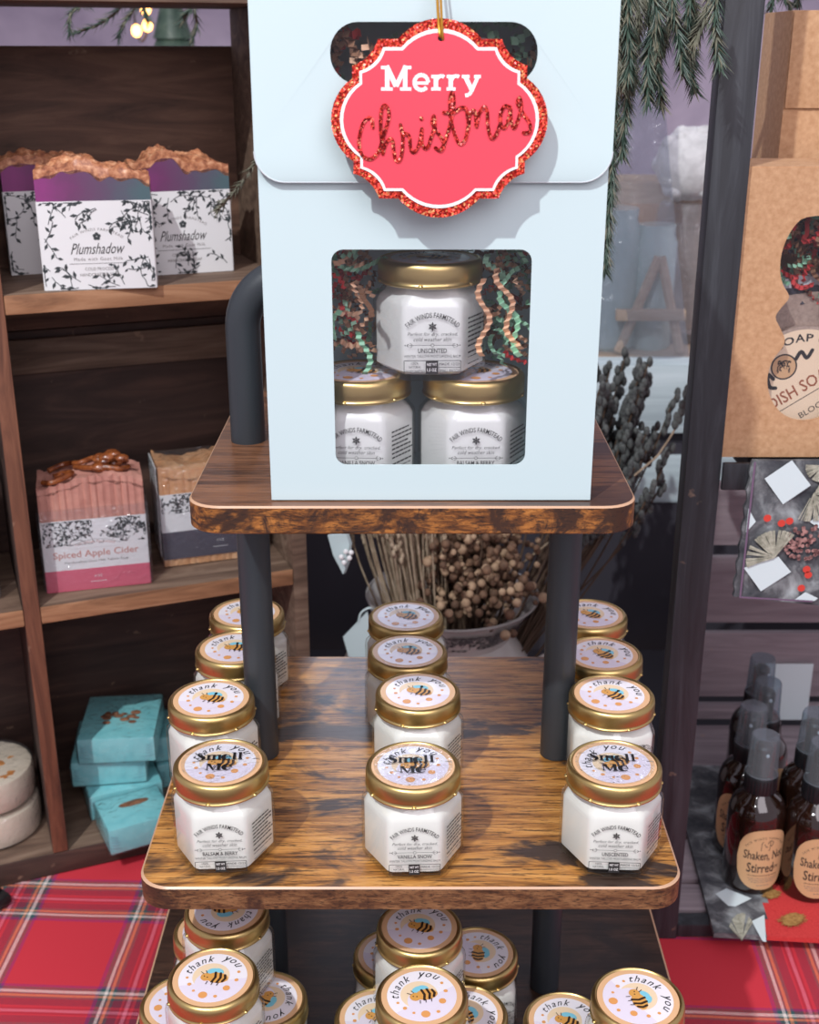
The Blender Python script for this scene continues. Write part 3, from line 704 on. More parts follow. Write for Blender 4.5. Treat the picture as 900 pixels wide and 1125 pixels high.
for i in range(110):
    crinkle(ck, (BC+rn.uniform(-0.05, 0.05), BY+rn.uniform(0.014, 0.056), BZ+rn.uniform(0.125, 0.205)), rn.uniform(0, 2*PI), rn.randint(7, 13), rn.choice(pal), rn)
for p, a, n_, k in (((-0.0345, 0.545, BZ+0.108), -0.35, 20, 'tanpaper'), ((-0.019, 0.5455, BZ+0.096), 1.35, 10, 'brownpaper'), ((0.0330, 0.545, BZ+0.101), 1.45, 24, 'tanpaper'), ((0.0400, 0.544, BZ+0.106), 1.25, 26, 'tanpaper'),
                    ((0.0350, 0.544, BZ+0.112), 1.5, 16, 'mint'), ((-0.0205, 0.5415, BZ+0.078), 1.50, 14, 'mint'), ((-0.030, 0.545, BZ+0.086), 1.9, 10, 'mint'), ((0.042, 0.545, BZ+0.096), 1.1, 22, 'mint'), ((-0.031, 0.545, BZ+0.074), 0.3, 8, 'tanpaper')):
    crinkle(ck, p, a, n_, k, rn, 0.0024, 0.0026, 0.3)
for i in range(34):
    sd_ = 1 if i % 2 else -1
    crinkle(ck, (BC+sd_*rn.uniform(0.026, 0.042)-0.004, BY+rn.uniform(0.006, 0.016), BZ+rn.uniform(0.184, 0.206)), rn.uniform(0, 2*PI), rn.randint(5, 9), rn.choice(['tanpaper', 'brownpaper', 'tanpaper', 'redpaper'] if sd_ < 0 else ['mint', 'tanpaper', 'mint', 'fluff']), rn, 0.0030, 0.0034)
for i in range(60): crinkle(ck, (BC+rn.uniform(-0.042, 0.040), BY+rn.uniform(0.054, 0.062), BZ+rn.uniform(0.055, 0.11)), rn.uniform(0, 2*PI), rn.randint(7, 12), rn.choice(pal[2:]), rn)
tag(ck.build('crinkle_paper', ang=20), 'green, tan and red crinkle paper filling the white gift box around the jars', 'crinkle paper', kind='stuff')

# tag on a gold string
def plaque(sx, sy, n=12):
    P = []
    def a3(p, m, q, k):      # circular-ish arc by three points
        ax, ay = p; bx, by = m; cx, cy = q; d = 2*(ax*(by-cy)+bx*(cy-ay)+cx*(ay-by))
        ux = ((ax*ax+ay*ay)*(by-cy)+(bx*bx+by*by)*(cy-ay)+(cx*cx+cy*cy)*(ay-by))/d
        uy = ((ax*ax+ay*ay)*(cx-bx)+(bx*bx+by*by)*(ax-cx)+(cx*cx+cy*cy)*(bx-ax))/d
        r = math.hypot(ax-ux, ay-uy); t0 = math.atan2(ay-uy, ax-ux); t1 = math.atan2(by-uy, bx-ux); t2 = math.atan2(cy-uy, cx-ux)
        def nd(x): return (x+PI) % (2*PI)-PI
        s1 = nd(t1-t0); s2 = nd(t2-t1); tot = s1+s2
        return [(ux+r*math.cos(t0+tot*i/k), uy+r*math.sin(t0+tot*i/k)) for i in range(k+1)]
    q = a3((219, -100), (274, 0), (219, 100), n)
    cr = a3((219, 130), (178, 153), (154, 192), 8)
    bt = a3((104, 192), (0, 240), (-104, 192), n)
    P += q+cr+bt+[(-x, y) for x, y in reversed(cr)]+[(-x, -y) for x, y in q]+[(-x, -y) for x, y in cr]+[(-x, -y) for x, y in bt]+[(x, -y) for x, y in reversed(cr)]
    U = 0.0001612
    return [(x*sx*U, y*sy*U) for x, y in P]
TG = Vector((0.0122, 0.5225, 1.3535))
tg = thing('gift_tag', 'coral red plaque tag with glitter border reading Merry Christmas, hung on the gift box', 'gift tag', TG)
XT = RX(R(-3.5)) @ XZ
hl = [(0.0004+0.0013*math.cos(2*PI*i/16), 0.0313+0.0012*math.sin(2*PI*i/16)) for i in range(16)]
V, F = plate([plaque(1, 1), hl], 0.0012); MB().add(V, F, 'glitter', XT).build('glitter_border', tg, 30)
V, F = plate([plaque(0.918, 0.90), hl], 0.0004); MB().add(V, F, 'white', T(0, -0.0008, 0) @ XT).build('white_outline', tg, 30)
V, F = plate([plaque(0.888, 0.862), hl], 0.0004); MB().add(V, F, 'coral', T(0, -0.0010, 0) @ XT).build('red_face', tg, 30)
u7 = 0.0001612*2.3077/3.6
def z7(P): return [((x-446)*u7, (408-y)*u7) for x, y in P]
me_ = MB(); Z = 0.0013
def st7(P, wd=17): me_.line(z7(P), wd*u7, Z, 'white', XT, caps=False)
st7([(241, 207), (241, 297)], 17); st7([(311, 207), (311, 297)], 17); st7([(238, 207), (276, 282)], 19); st7([(314, 207), (276, 282)], 17)
for a, b, y in ((217, 245, 213), (307, 335, 213), (217, 262, 292), (291, 335, 292), (413, 450, 292), (413, 432, 246), (473, 508, 292), (473, 490, 246), (532, 562, 246), (580, 606, 246)): st7([(a, y), (b, y)], 12)
st7([(374+27*math.cos(R(a)), 268-28*math.sin(R(a))) for a in range(0, 321, 20)], 15); st7([(350, 270), (402, 270)], 11)
for x in (431, 489): st7([(x, 240), (x, 297)], 17); st7([(x, 262), (x+10, 247), (x+24, 243), (x+32, 248)], 14)
st7([(544, 244), (571, 294)], 17); st7([(596, 244), (570, 302), (560, 314), (546, 316)], 14)
me_.build('merry_lettering', tg)
ch = MB()
for P in ([(183, 435), (180, 405), (165, 400), (145, 420), (132, 460), (128, 500), (140, 540), (170, 555), (195, 540), (210, 515), (228, 460), (247, 392), (238, 355), (220, 362), (214, 420), (217, 480), (222, 535)],
          [(222, 535), (232, 500), (250, 478), (262, 488), (265, 520), (272, 555), (285, 562), (296, 540), (302, 480), (293, 425), (300, 455), (318, 460), (328, 472), (330, 500), (337, 526), (352, 525), (367, 495), (377, 440)],
          [(377, 440), (376, 490), (386, 512), (400, 510), (412, 478), (427, 430), (424, 392), (418, 420), (436, 450), (457, 480), (464, 505), (450, 523), (430, 512)],
          [(450, 523), (468, 490), (486, 430), (501, 360), (498, 308), (487, 322), (490, 400), (508, 465), (528, 497), (548, 482), (557, 440), (562, 390), (578, 372)],
          [(463, 379), (500, 380), (528, 362), (550, 366), (556, 400)],
          [(560, 440), (566, 388), (582, 372), (589, 400), (592, 432), (601, 385), (622, 357), (633, 376), (637, 430), (650, 474), (668, 466), (684, 425)],
          [(722, 360), (702, 355), (686, 385), (688, 425), (704, 436), (719, 400), (724, 360), (728, 412), (740, 438), (753, 412), (767, 360), (760, 324), (752, 345), (776, 385), (802, 420), (802, 452), (778, 455)]):
    ch.line(z7(smooth(P, 4)), 13.5*u7, 0.0017, 'glitter_dark', XT)
ch.disc((375-446)*u7, (408-402)*u7, 8*u7, 0.0017, 'glitter_dark', XT)
tag(ch.build('christmas_lettering', tg), 'dark red glitter script')
gs = MB(); hp0 = XT @ Vector((0.0004, 0.0313, 0.001))
topk = Vector((-0.0035, 0.0105, 0.074))
gs.tube(smooth([tuple(hp0+Vector((0, 0.0015, 0.0006))), tuple(hp0+Vector((-0.0004, -0.001, 0.001))), tuple(hp0+Vector((-0.001, 0.0005, 0.006))), tuple(hp0*0.4+topk*0.6+Vector((0, -0.002, 0))), tuple(topk), tuple(topk+Vector((0, 0.010, 0.001)))], 6), 0.0006, 'gold_thread', 8)
gs.tube(smooth([tuple(hp0+Vector((0.0012, 0.0018, 0.0006))), tuple(hp0+Vector((0.0005, -0.0008, 0.0016))), tuple(hp0*0.4+topk*0.6+Vector((0.0016, -0.002, 0))), tuple(topk+Vector((0.002, 0, 0)))], 6), 0.0005, 'gold_thread', 8)
gs.build('gold_string', tg)

# ------------------------------------------------------------------ wooden shelf on the left
A = R(21.6); SHO = Vector((-0.278, 0.833, 0.7502))
sh = thing('wooden_shelf', 'weathered brown wooden shelf unit with open compartments, left of the tiered stand', 'shelf', SHO, A)
W_, DP = 0.198, 0.125; ZTOP = 1.41
z_ = lambda z: z-0.7502
def board(x0, x1, y0, y1, za, zb, k, ke, name, label=None):
    m = MB(); m.box(((x0+x1)/2, (y0+y1)/2, (z_(za)+z_(zb))/2), (x1-x0, y1-y0, zb-za), k, r=0.0012)
    for i, f in enumerate(m.f):
        pts = [m.v[j] for j in f]; cy = sum(p[1] for p in pts)/len(pts)
        if cy < y0+0.0014: m.m[i] = m.mi(ke)
    return tag(m.build(name, sh, 30), label)
board(-0.21, W_+0.012, 0, DP, 0.7502, 0.7700, 'shelf_wood', 'shelf_back', 'base_board')
board(-0.012, 0, 0, DP, 0.7704, ZTOP, 'shelf_back', 'divider', 'divider')
board(W_, W_+0.012, 0, DP, 0.7704, ZTOP, 'shelf_wood', 'shelf_wood', 'side_panel')
board(-0.222, -0.21, 0, DP, 0.7502, ZTOP, 'shelf_wood', 'divider', 'side_panel')
for zz in (1.223, 0.988):
    board(0.0002, W_-0.0002, 0, DP-0.001, zz-0.0135, zz, 'shelf_wood', 'shelf_edge', 'shelf_board'); board(-0.2098, -0.0122, 0, DP-0.001, zz-0.0135, zz, 'shelf_wood', 'shelf_edge', 'shelf_board')
board(-0.222, W_+0.012, 0, DP, ZTOP, ZTOP+0.016, 'shelf_wood', 'shelf_wood', 'top_board')
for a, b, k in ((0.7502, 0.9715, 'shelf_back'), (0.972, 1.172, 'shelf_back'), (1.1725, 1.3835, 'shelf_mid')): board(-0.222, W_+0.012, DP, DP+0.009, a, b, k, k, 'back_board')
for a, b in ((0.0004, W_-0.0004), (-0.2096, -0.0124)): board(a, b, DP-0.0052, DP-0.0002, 1.138, 1.166, 'shelf_mid', 'shelf_wood', 'batten')
SM = Matrix.Translation(SHO) @ RZ(A)

def edge_place(pl, pr, z):
    a = on(*pl, z); b = on(*pr, z); d = b-a; return (a+b)/2, d.length, math.atan2(d.y, d.x)
def soap_bar(root, w, d, h, hf, kb, kc, crust=0.006, ridge=0.0, lab=None):
    """bar standing on its long edge; wavy poured top in its own colour"""
    nx, ny = 44, 10
    def top(x, y): return h+hf(x/w, y/d)
    def yf(x): return -(ridge*abs(math.sin(x/0.0058*PI/1.0))) if ridge else 0
    body = MB(); P = []
    xs = [-w/2+w*i/nx for i in range(nx+1)]
    for lev in (0, 0.33, 0.66, 1):
        rr = []
        for x in xs: rr.append((x, yf(x), 0.0003+(top(x, 0)-crust)*lev))
        for x in reversed(xs): rr.append((x, d, 0.0003+(top(x, d)-crust)*lev))
        P.append(rr)
    body.rings(P, kb, capend=False); b = body.build('soap_block', root, 40)
    c = MB(); V = []; F = []
    for j in range(ny+1):
        for i in range(nx+1):
            x = xs[i]; y = yf(x)+(d-yf(x))*j/ny; bul = 0.0
            V.append((x, y, top(x, y)+0.0022*noise.noise((x*260, y*260, h*50))+bul))
    for j in range(ny):
        for i in range(nx): a = j*(nx+1)+i; F.append((a, a+1, a+nx+2, a+nx+1))
    base = len(V)
    per = [(i, 0) for i in range(nx+1)]+[(nx, j) for j in range(1, ny+1)]+[(i, ny) for i in range(nx-1, -1, -1)]+[(0, j) for j in range(ny-1, 0, -1)]
    for i, j in per:
        x, y, _ = V[j*(nx+1)+i]; V.append((x, y, top(x, y)-crust-0.001*(1+math.sin(x*400))))
    for q in range(len(per)):
        a = per[q]; b2 = per[(q+1) % len(per)]; F.append((a[1]*(nx+1)+a[0], base+q, base+(q+1) % len(per), b2[1]*(nx+1)+b2[0]))
    c.add(V, F, kc); c.build('poured_top', root, 50); return b
def band(root, w, d, z0, z1, k='band_white', name='paper_band', t_=0.0005, yoff=0.0):
    m = MB(); o = rrect(-w/2-t_, -t_-yoff, w/2+t_, d+t_, 0.0012, 3)
    n = len(o); m.rings([[(x, y, z0) for x, y in o], [(x, y, z1) for x, y in o]], k, cap=False, capend=False)
    i_ = [(x*0.996, d/2+(y-d/2)*0.985) for x, y in o]
    m.rings([[(x, y, z1) for x, y in o], [(x, y, z1) for x, y in i_], [(x, y, z0) for x, y in i_]], k, cap=False, capend=False)
    return m
def plum(pl, pr, z, w, label, rzadd=0.0, sd=1, dz=0.0):
    c, L, a = edge_place(pl, pr, z); a += rzadd
    t = thing('soap_bar', label, 'soap', (c.x, c.y, z+0.0003), a, 'purple soap bars on the upper shelf')
    w = w or L-0.002; d = 0.026; h = 0.080
    hf = lambda u, v: 0.006*math.sin((u+0.5)*PI*1.1+0.3)+0.0012*math.sin(u*15+sd*2)+0.006*noise.noise((u*3.2+sd, v*2, sd))+0.003*noise.noise((u*9+sd, v*5, sd))
    soap_bar(t, w, d, h, hf, 'soap_plum', 'crust')
    hb = 0.0605; m = band(t, w, d, 0.0, hb); X = T(0, -0.00065, 0) @ XZ; s = w/0.083
    mask = lambda x, y: (y > 0.043+0.012*(1-abs(x)/(w/2)) or abs(x) > w*0.41 or y < 0.006) and not (abs(x) < w*0.33 and y < 0.045 and y > 0.007)
    leaves(m, -w/2+0.001, 0.001, w/2-0.001, hb-0.001, 110, 0.0085, 0, 'leafink', X, sd, mask)
    arc(m, 'FAIR WINDS FARMSTEAD', 0, 0.012, 0.0285, 0.0018, 1.3, 0, 0, 'ink_soft', X, space=1.2)
    for k in range(5): aa = 2*PI*k/5+0.3; m.disc(0.0016*math.cos(aa), 0.0365+0.0016*math.sin(aa), 0.0013, 0, 'leafink', X, n=8)
    put(m, 'Plumshadow', 0, 0.0245, 0.040*s, 0.0075, 0, 'ink', X, shear=0.5)
    put(m, 'Made with Goat Milk', 0, 0.0200, 0.036*s, 0.0023, 0, 'ink_soft', X, space=1.2)
    m.line([(-0.020, 0.0180), (0.020, 0.0180)], 0.00025, 0, 'ink', X, caps=False)
    put(m, 'COLD PROCESS', 0, 0.0132, 0.021*s, 0.0022, 0, 'ink_soft', X); put(m, 'HANDCRAFTED SOAP', 0, 0.0092, 0.029*s, 0.0022, 0, 'ink_soft', X)
    m.build('paper_band', t, 30); return t
US = 1.223
plum((48, 320), (174, 316), US, None, 'purple and teal soap bar with copper top, frontmost on the upper shelf', 0, 2)
plum((149, 304.5), (258, 297.5), US, None, 'purple soap bar in a floral paper band, right of the frontmost one', 0, 5)
plum((13, 303), (137, 296), US, 0.0825, 'purple soap bar in shade at the left end of the upper shelf', 0, 9)

# spiced apple cider
LS = 0.988
c, L, a = edge_place((51, 651), (167, 639), LS)
t = thing('soap_bar', 'pink ridged soap with brown swirl on top, band reading Spiced Apple Cider', 'soap', (c.x, c.y, LS+0.0003), a, 'banded soaps on the middle shelf')
w = L-0.002; d = 0.042; h = 0.088
soap_bar(t, w, d, h, lambda u, v: 0.004*math.sin(u*5+1)+0.003*noise.noise((u*5, v*3, 2)), 'soap_pink', 'soap_pink', 0.005, 0.0020)
sw = MB()
for P in ([(-0.034, 0.004), (-0.028, -0.001), (-0.018, 0.002), (-0.012, 0.008), (-0.018, 0.014), (-0.026, 0.012)], [(-0.010, 0.02), (0.0, 0.010), (0.012, 0.006), (0.024, 0.004), (0.030, 0.012)], [(-0.03, 0.03), (-0.018, 0.036), (-0.006, 0.028), (0.006, 0.032), (0.018, 0.022), (0.03, 0.028)]):
    sw.tube(smooth([(x, y, h+0.0035+0.004*math.sin(x/w*5+1)) for x, y in P], 5), 0.0020, 'amber_swirl', 8)
for i in range(14): sw.sphere((0.016+random.uniform(-0.010, 0.010), 0.012+random.uniform(-0.006, 0.022), h+0.007+random.uniform(-0.004, 0.008)), random.uniform(0.003, 0.006), 'amber_swirl', sc=(1.4, 1, 0.8))
sw.build('brown_swirl', t)
hb = 0.058; m = band(t, w, d, 0.0175, hb, yoff=0.0022); X = T(0, -0.0029, 0) @ XZ
leaves(m, -w/2+0.001, 0.038, w/2-0.001, hb-0.001, 62, 0.0062, 0, 'leafink', X, 4)
m.add(*(lambda P: ([(x, y, 0.00005) for x, y in P], [tuple(range(len(P)))]))([(-0.020, 0.0345), (0.020, 0.0345), (0.018, 0.0405), (0, 0.0440), (-0.018, 0.0405)]), 'band_white', X)
arc(m, 'Fair Winds Farmstead', 0, -0.020, 0.0585, 0.0020, 0.5, 0, 0.0001, 'coppertext', X)
m.line([(-0.019, 0.037), (-0.009, 0.0405), (0, 0.0415), (0.009, 0.0405), (0.019, 0.037)], 0.0003, 0.0001, 'ink_soft', X, caps=False)
put(m, 'Spiced Apple Cider', 0, 0.0258, 0.064, 0.0072, 0, 'coppertext', X, bold=0.01); put(m, 'Handcrafted Goat Milk Tallow Soap', 0, 0.0222, 0.048, 0.0024, 0, 'ink_soft', X)
m.build('paper_band', t, 30)
m = band(t, w, d, 0.0, 0.0175, 'band_pink', yoff=0.0024); m.line([(-0.006, 0.0065), (0.006, 0.0065)], 0.0004, 0, 'band_white', T(0, -0.0031, 0) @ XZ, caps=False)
put(m, '4 OZ', 0, 0.0100, 0.006, 0.0020, 0, 'band_white', T(0, -0.0031, 0) @ XZ); m.build('pink_stripe', t, 30)
MB().box((0, d/2-0.001, 0.034), (w+0.0045, d+0.0065, 0.066), 'wrap', r=0.002).build('shrink_wrap', t)
# second banded soap
c, L, a = edge_place((181, 622), (283, 612), LS)
t = thing('soap_bar', 'orange and cream soap in a dark striped leafy band, right of the pink one', 'soap', (c.x, c.y, LS+0.0003), a+R(4), 'banded soaps on the middle shelf')
w = L; d = 0.040; h = 0.083
soap_bar(t, w, d, h, lambda u, v: 0.002*math.sin(u*9)+0.002*noise.noise((u*5, v*3, 7)), 'soap_orange', 'soap_orange', 0.008, 0.0012)
m = band(t, w, d, 0.030, 0.062, yoff=0.0013); X = T(0, -0.0019, 0) @ XZ
leaves(m, -w/2+0.001, 0.046, w/2-0.001, 0.061, 48, 0.0062, 0, 'leafink', X, 8)
m.build('paper_band', t, 30)
m = band(t, w, d, 0.0065, 0.0300, 'band_navy', yoff=0.0014); put(m, '4 OZ', 0.008, 0.018, 0.006, 0.0020, 0, 'band_white', T(0, -0.002, 0) @ XZ)
m.line([(0.002, 0.0135), (0.014, 0.0135)], 0.0004, 0, 'band_white', T(0, -0.002, 0) @ XZ, caps=False); m.build('dark_stripe', t, 30)
MB().box((0, d/2-0.001, 0.0435), (w+0.0045, d+0.005, 0.086), 'wrap', r=0.003).build('shrink_wrap', t)
mm = MB(); mm.box((-w/2-0.0018, d/2, 0.047), (0.0006, d*0.98, 0.076), 'band_white'); mm.build('band_end', t)

# aqua soaps in the lowest compartment
def teal(px, py, lev, w, d, rz, label, topping=False, ht=0.0235):
    z = 0.7703+lev*(ht+0.0012); c = on(px, py, z)
    t = thing('soap_bar', label, 'soap', (c.x, c.y, z), rz, 'aqua soaps in the lowest compartment')
    MB().box((0, d/2, ht/2), (w, d, ht), 'teal', r=0.002).build('soap_block', t)
    if topping:
        m = MB(); rr = random.Random(int(px))
        for i in range(16):
            m.sphere((rr.uniform(-0.016, 0.016), d*0.45+rr.uniform(-0.010, 0.010), ht+0.0008), rr.uniform(0.0015, 0.0032), 'petal', sc=(1.5, 1, 0.4))
        m.build('dried_petals', t)
    mm = MB(); nx = 14; V = []; F = []
    mm.box((0, d/2, ht/2), (w+0.0022, d+0.0022, ht+0.0010), 'wrap', r=0.0022)
    for s in (-1, 1):      # gathered film at the ends
        for i in range(5):
            y = d*(0.15+0.17*i); mm.tube([(s*w*0.32, y*0.1-0.0012, ht*(0.2+0.15*i)), (s*w*0.42, -0.0022, ht*(0.3+0.1*i)), (s*(w/2+0.0012), 0.002, ht*(0.25+0.14*i))], [0.0002, 0.0006, 0.0003], 'wrap', 5)
    mm.build('shrink_wrap', t); return t
teal(141, 893, 0, 0.062, 0.072, R(23), 'aqua soap at the bottom of the left pile, under two others')
teal(121, 862, 1, 0.062, 0.072, R(8), 'aqua soap in the middle of the left pile')
teal(129, 838, 2, 0.064, 0.074, R(5), 'topmost aqua soap of the pile, dried petals on its top', True)
t4 = teal(158, 930, 0, 0.054, 0.047, R(28), 'aqua soap lying foremost on the base board, brown petal streak on top', False)
m = MB(); m.sphere((0.002, 0.030, 0.0238), 0.006, 'petal', sc=(2.2, 0.7, 0.12)); m.build('petal_streak', t4)
teal(207, 860, 0, 0.052, 0.050, R(22), 'aqua soap lower right, behind the jars')
teal(204, 832, 1, 0.052, 0.050, R(20), 'aqua soap leaning right of the pile, behind the lit jars')

# ivory round soaps
for lev, lb in ((0, 'lower ivory round soap of the pair in the left compartment'), (1, 'upper ivory round soap with orange petals, left compartment')):
    z = 0.7703+lev*0.0315; c = SM @ Vector((-0.0540, 0.058, 0))
    t = thing('round_soap', lb, 'soap', (c.x-(0.002 if lev else 0), c.y, z), 0.3*lev, 'round ivory soaps')
    MB().lathe([(0.034, 0), (0.0385, 0.002), (0.0395, 0.006), (0.0395, 0.023), (0.0380, 0.027), (0.034, 0.0285)], 'ivory_soap', 48).build('soap_puck', t)
    if lev:
        m = MB()
        for x, y, r in ((0.010, -0.002, 0.005), (0.004, 0.006, 0.004), (0.024, -0.020, 0.003), (0.022, 0.004, 0.0018), (-0.01, 0.012, 0.005), (0.017, -0.024, 0.0025)):
            for i in range(5): m.sphere((x+random.uniform(-r, r), y+random.uniform(-r, r), 0.0286), r*0.6, 'calendula', sc=(1.3, 1, 0.25))
        m.build('orange_petals', t)
    MB().lathe([(0.035, -0.0003), (0.0398, 0.002), (0.0408, 0.006), (0.0405, 0.024), (0.0392, 0.0285), (0.034, 0.0300)], 'wrap', 48).build('shrink_wrap', t)
# clear packs, left compartment
for (za, lb, sx) in ((0, 'clear plastic wrapped grey block standing on the left middle shelf', 0.0), (1, 'clear plastic wrapped block lying on top of the lower one at the left edge', -0.004)):
    p = SM @ Vector((-0.012-0.050+sx, 0.018, 0)); z = LS+0.0004+za*0.0665
    t = thing('wrapped_soap', lb, 'soap', (p.x, p.y, z), A, 'clear packs in the left compartment')
    MB().box((0, 0.03, 0.0305), (0.058, 0.036, 0.058), 'ivory_soap', r=0.003).build('soap_block', t)
    m = MB(); m.box((0, 0.03, 0.0325), (0.074, 0.046, 0.0645), 'cloudy', r=0.005)
    for i in range(6): m.tube([(0.036, 0.008, 0.012+0.008*i), (0.024, 0.0065, 0.018+0.007*i), (0.008, 0.0068, 0.010+0.009*i)], [0.0004, 0.001, 0.0003], 'wrap', 5)
    m.build('plastic_bag', t, 40)
m = MB(); p = on(-2, 992, 0.7505); m.box((0, 0.0, 0.005), (0.022, 0.014, 0.009), 'black_plastic', r=0.003); m.box((-0.004, 0.0, 0.0107), (0.012, 0.010, 0.004), 'black_plastic', r=0.0015)
o = m.build('cord_plug', loc=(p.x-0.001, p.y, 0.7505), rz=R(-35)); tag(o, 'small black plastic plug lying on the tartan cloth at the left edge', 'plug')

# ------------------------------------------------------------------ black crate rack on the right
RX0 = 0.180; RX1 = 0.56; RY0 = 0.752; RY1 = 1.058; RS = 1.132
rk = thing('crate_rack', 'black painted open crate rack with grey slats on the right of the stand', 'rack', (RX0, RY0, 0.7502))
zz = lambda z: z-0.7502
for x in (0, RX1-RX0-0.022):
    MB().box((x+0.011, 0.008, zz(1.52)/2), (0.023, 0.017, zz(1.52)), 'black_paint', r=0.001).build('post', rk)
    if x: MB().box((x+0.011, RY1-RY0+0.006, zz(1.52)/2), (0.022, 0.017, zz(1.52)), 'black_paint', r=0.001).build('post', rk)
MB().box(((RX1-RX0)/2, 0.008, zz(1.535)), (RX1-RX0, 0.018, 0.03), 'black_paint', r=0.001).build('top_rail', rk)
MB().box((0.211, 0.096, zz(RS)-0.0085), (0.334, 0.160, 0.015), 'black_paint', r=0.001).build('shelf_board', rk)
MB().box((0.190, -0.002, zz(RS)-0.0105), (0.334, 0.0035, 0.0185), 'black_paint', r=0.001).build('shelf_rail', rk)
MB().box((0.19, 0.008, 0.006), (0.334, 0.014, 0.011), 'black_paint', r=0.001).build('bottom_rail', rk)
ys = [(529, 598), (611, 683), (694, 764), (773, 808)]
for a, b in ys:
    za = at(800, a, RY1-0.004).z; zb = max(0.7645, at(800, b, RY1-0.004).z)
    MB().box((0.233, RY1-RY0-0.003, zz((za+zb)/2)), (0.286, 0.007, za-zb), 'slat', r=0.001).build('back_slat', rk)
yy = [(RY1-0.012, on(760, 872, 0.762).y), (on(760, 875, 0.762).y, on(760, 917, 0.762).y), (on(760, 921, 0.762).y, on(760, 966, 0.762).y), (on(760, 970, 0.762).y, RY0+0.018)]
for a, b in yy:
    xl = on(742, 900, 0.762).x*0 + (0.205+0.22*((a+b)/2-RY0-0.05))-RX0
    MB().box(((xl+0.378)/2, (a+b)/2-RY0, 0.0085), (0.378-xl, a-b-0.001, 0.006), 'slat', r=0.001).build('floor_slat', rk)

# kraft gift boxes
KY = 0.757
def kp(px, py): p = at(px, py, KY); return (p.x, p.z)
kb = thing('kraft_box', 'kraft cardboard gift box with a figure shaped window, front one on the black rack', 'gift box', (0.205, KY, RS+0.0005))
def kl(px, py): x, z = kp(px, py); return (x-0.205, z-RS-0.0005)
x0 = kl(790, 470)[0]; z1 = kl(825, 184)[1]; xm = kl(897, 340)[0]; kw = 2*(xm-x0)
half = [kl(*p) for p in ((897, 237), (880, 241), (867, 257), (859, 277), (857, 297), (860, 312), (867, 326), (859, 337), (852, 348), (857, 360), (862, 372), (860, 381), (852, 391), (846, 402), (843, 417), (845, 432), (851, 445), (862, 456), (876, 461), (897, 462))]
hole_k = smooth(half, 3); hole_k = hole_k+[(2*xm-x, z) for x, z in reversed(hole_k[1:-1])]
m = MB(); V, F = plate([[(x0, 0), (x0+kw, 0), (x0+kw, z1), (x0, z1)], hole_k], 0.0012); m.add(V, F, 'kraft', XZ)
kd = 0.060
m.box((x0+0.0006, kd/2, z1/2), (0.0012, kd, z1), 'kraft'); m.box((x0+kw-0.0006, kd/2, z1/2), (0.0012, kd, z1), 'kraft')
m.box((x0+kw/2, kd, z1/2), (kw, 0.0012, z1), 'kraft'); m.box((x0+kw/2, kd/2, 0.0006), (kw, kd, 0.0012), 'kraft'); m.box((x0+kw/2, kd/2, z1), (kw, kd, 0.0012), 'kraft')
m.build('box_body', kb, 30)
MB().box((x0+0.0006, -0.0009, z1*0.30), (0.0012, 0.0008, z1*0.55), 'kraft_core').build('torn_edge', kb)
MB().box((x0+kw/2, 0.0012, z1/2), (kw*0.8, 0.0002, z1*0.9), 'film').build('window_film', kb)
# contents
rn = random.Random(5); ck = MB()
for i in range(170): crinkle(ck, (0.205+xm+rn.uniform(-0.034, 0.030), KY+rn.uniform(0.008, 0.045), RS+rn.uniform(kl(860, 330)[1], kl(860, 235)[1])), rn.uniform(0, 2*PI), rn.randint(8, 13), rn.choice(['mint', 'tanpaper', 'redpaper', 'brownpaper', 'redpaper', 'charcoal']), rn, 0.0026, 0.0030)
tag(ck.build('crinkle_paper', ang=20), 'red, green and dark crinkle paper at the top of the kraft gift box', 'crinkle paper', kind='stuff')
bt = thing('soap_jar', 'round cream labelled dish soap tin under a taupe cloth inside the kraft box', 'tin', (0.205+xm, KY+0.010, RS+0.002))
zc = kl(880, 420)[1]; rl = 0.036
m = MB(); m.lathe([(rl-0.002, 0), (rl, 0.0015), (rl, 0.010), (rl-0.002, 0.0115)], 'beige', 56, T(0, 0.012, zc-0.004) @ XZ); m.build('tin_body', bt)
m = MB(); X = T(0, 0.0003, zc-0.004) @ XZ; m.disc(0, 0, rl-0.0015, 0, 'cream', X, n=56)
arc(m, 'SOAP CO', 0, 0, 0.0265, 0.0052, 1.45, 0.02, 0.0001, 'ink', X, bold=0.02, space=1.1)
put(m, 'DISH SOAP', 0.0015, -0.0068, 0.046, 0.0082, 0.0001, 'rust', X, rot=R(33), bold=0.01)
put(m, 'BLOCK', 0.010, -0.019, 0.020, 0.0040, 0.0001, 'ink', X, rot=R(33))
m.line([(-0.016, -0.022), (0.022, 0.003)], 0.0005, 0.0001, 'ink', X)
m.disc(-0.013, 0.010, 0.0085, 0.0001, 'ink', X); m.disc(-0.013, 0.010, 0.0075, 0.00015, 'kraftlabel', X); leaves(m, -0.017, 0.006, -0.009, 0.014, 14, 0.004, 0.0002, 'ink', X, 3)
for P in ([(-0.006, 0.015), (-0.003, 0.020), (0.001, 0.016), (0.004, 0.021)], [(-0.019, 0.002), (-0.023, 0.005), (-0.021, -0.003), (-0.017, -0.004)]): m.line(smooth(P, 4), 0.0024, 0.0001, 'ink', X)
m.build('round_label', bt)
m = MB(); zb2 = kl(880, 385)[1]; zt2 = kl(880, 338)[1]
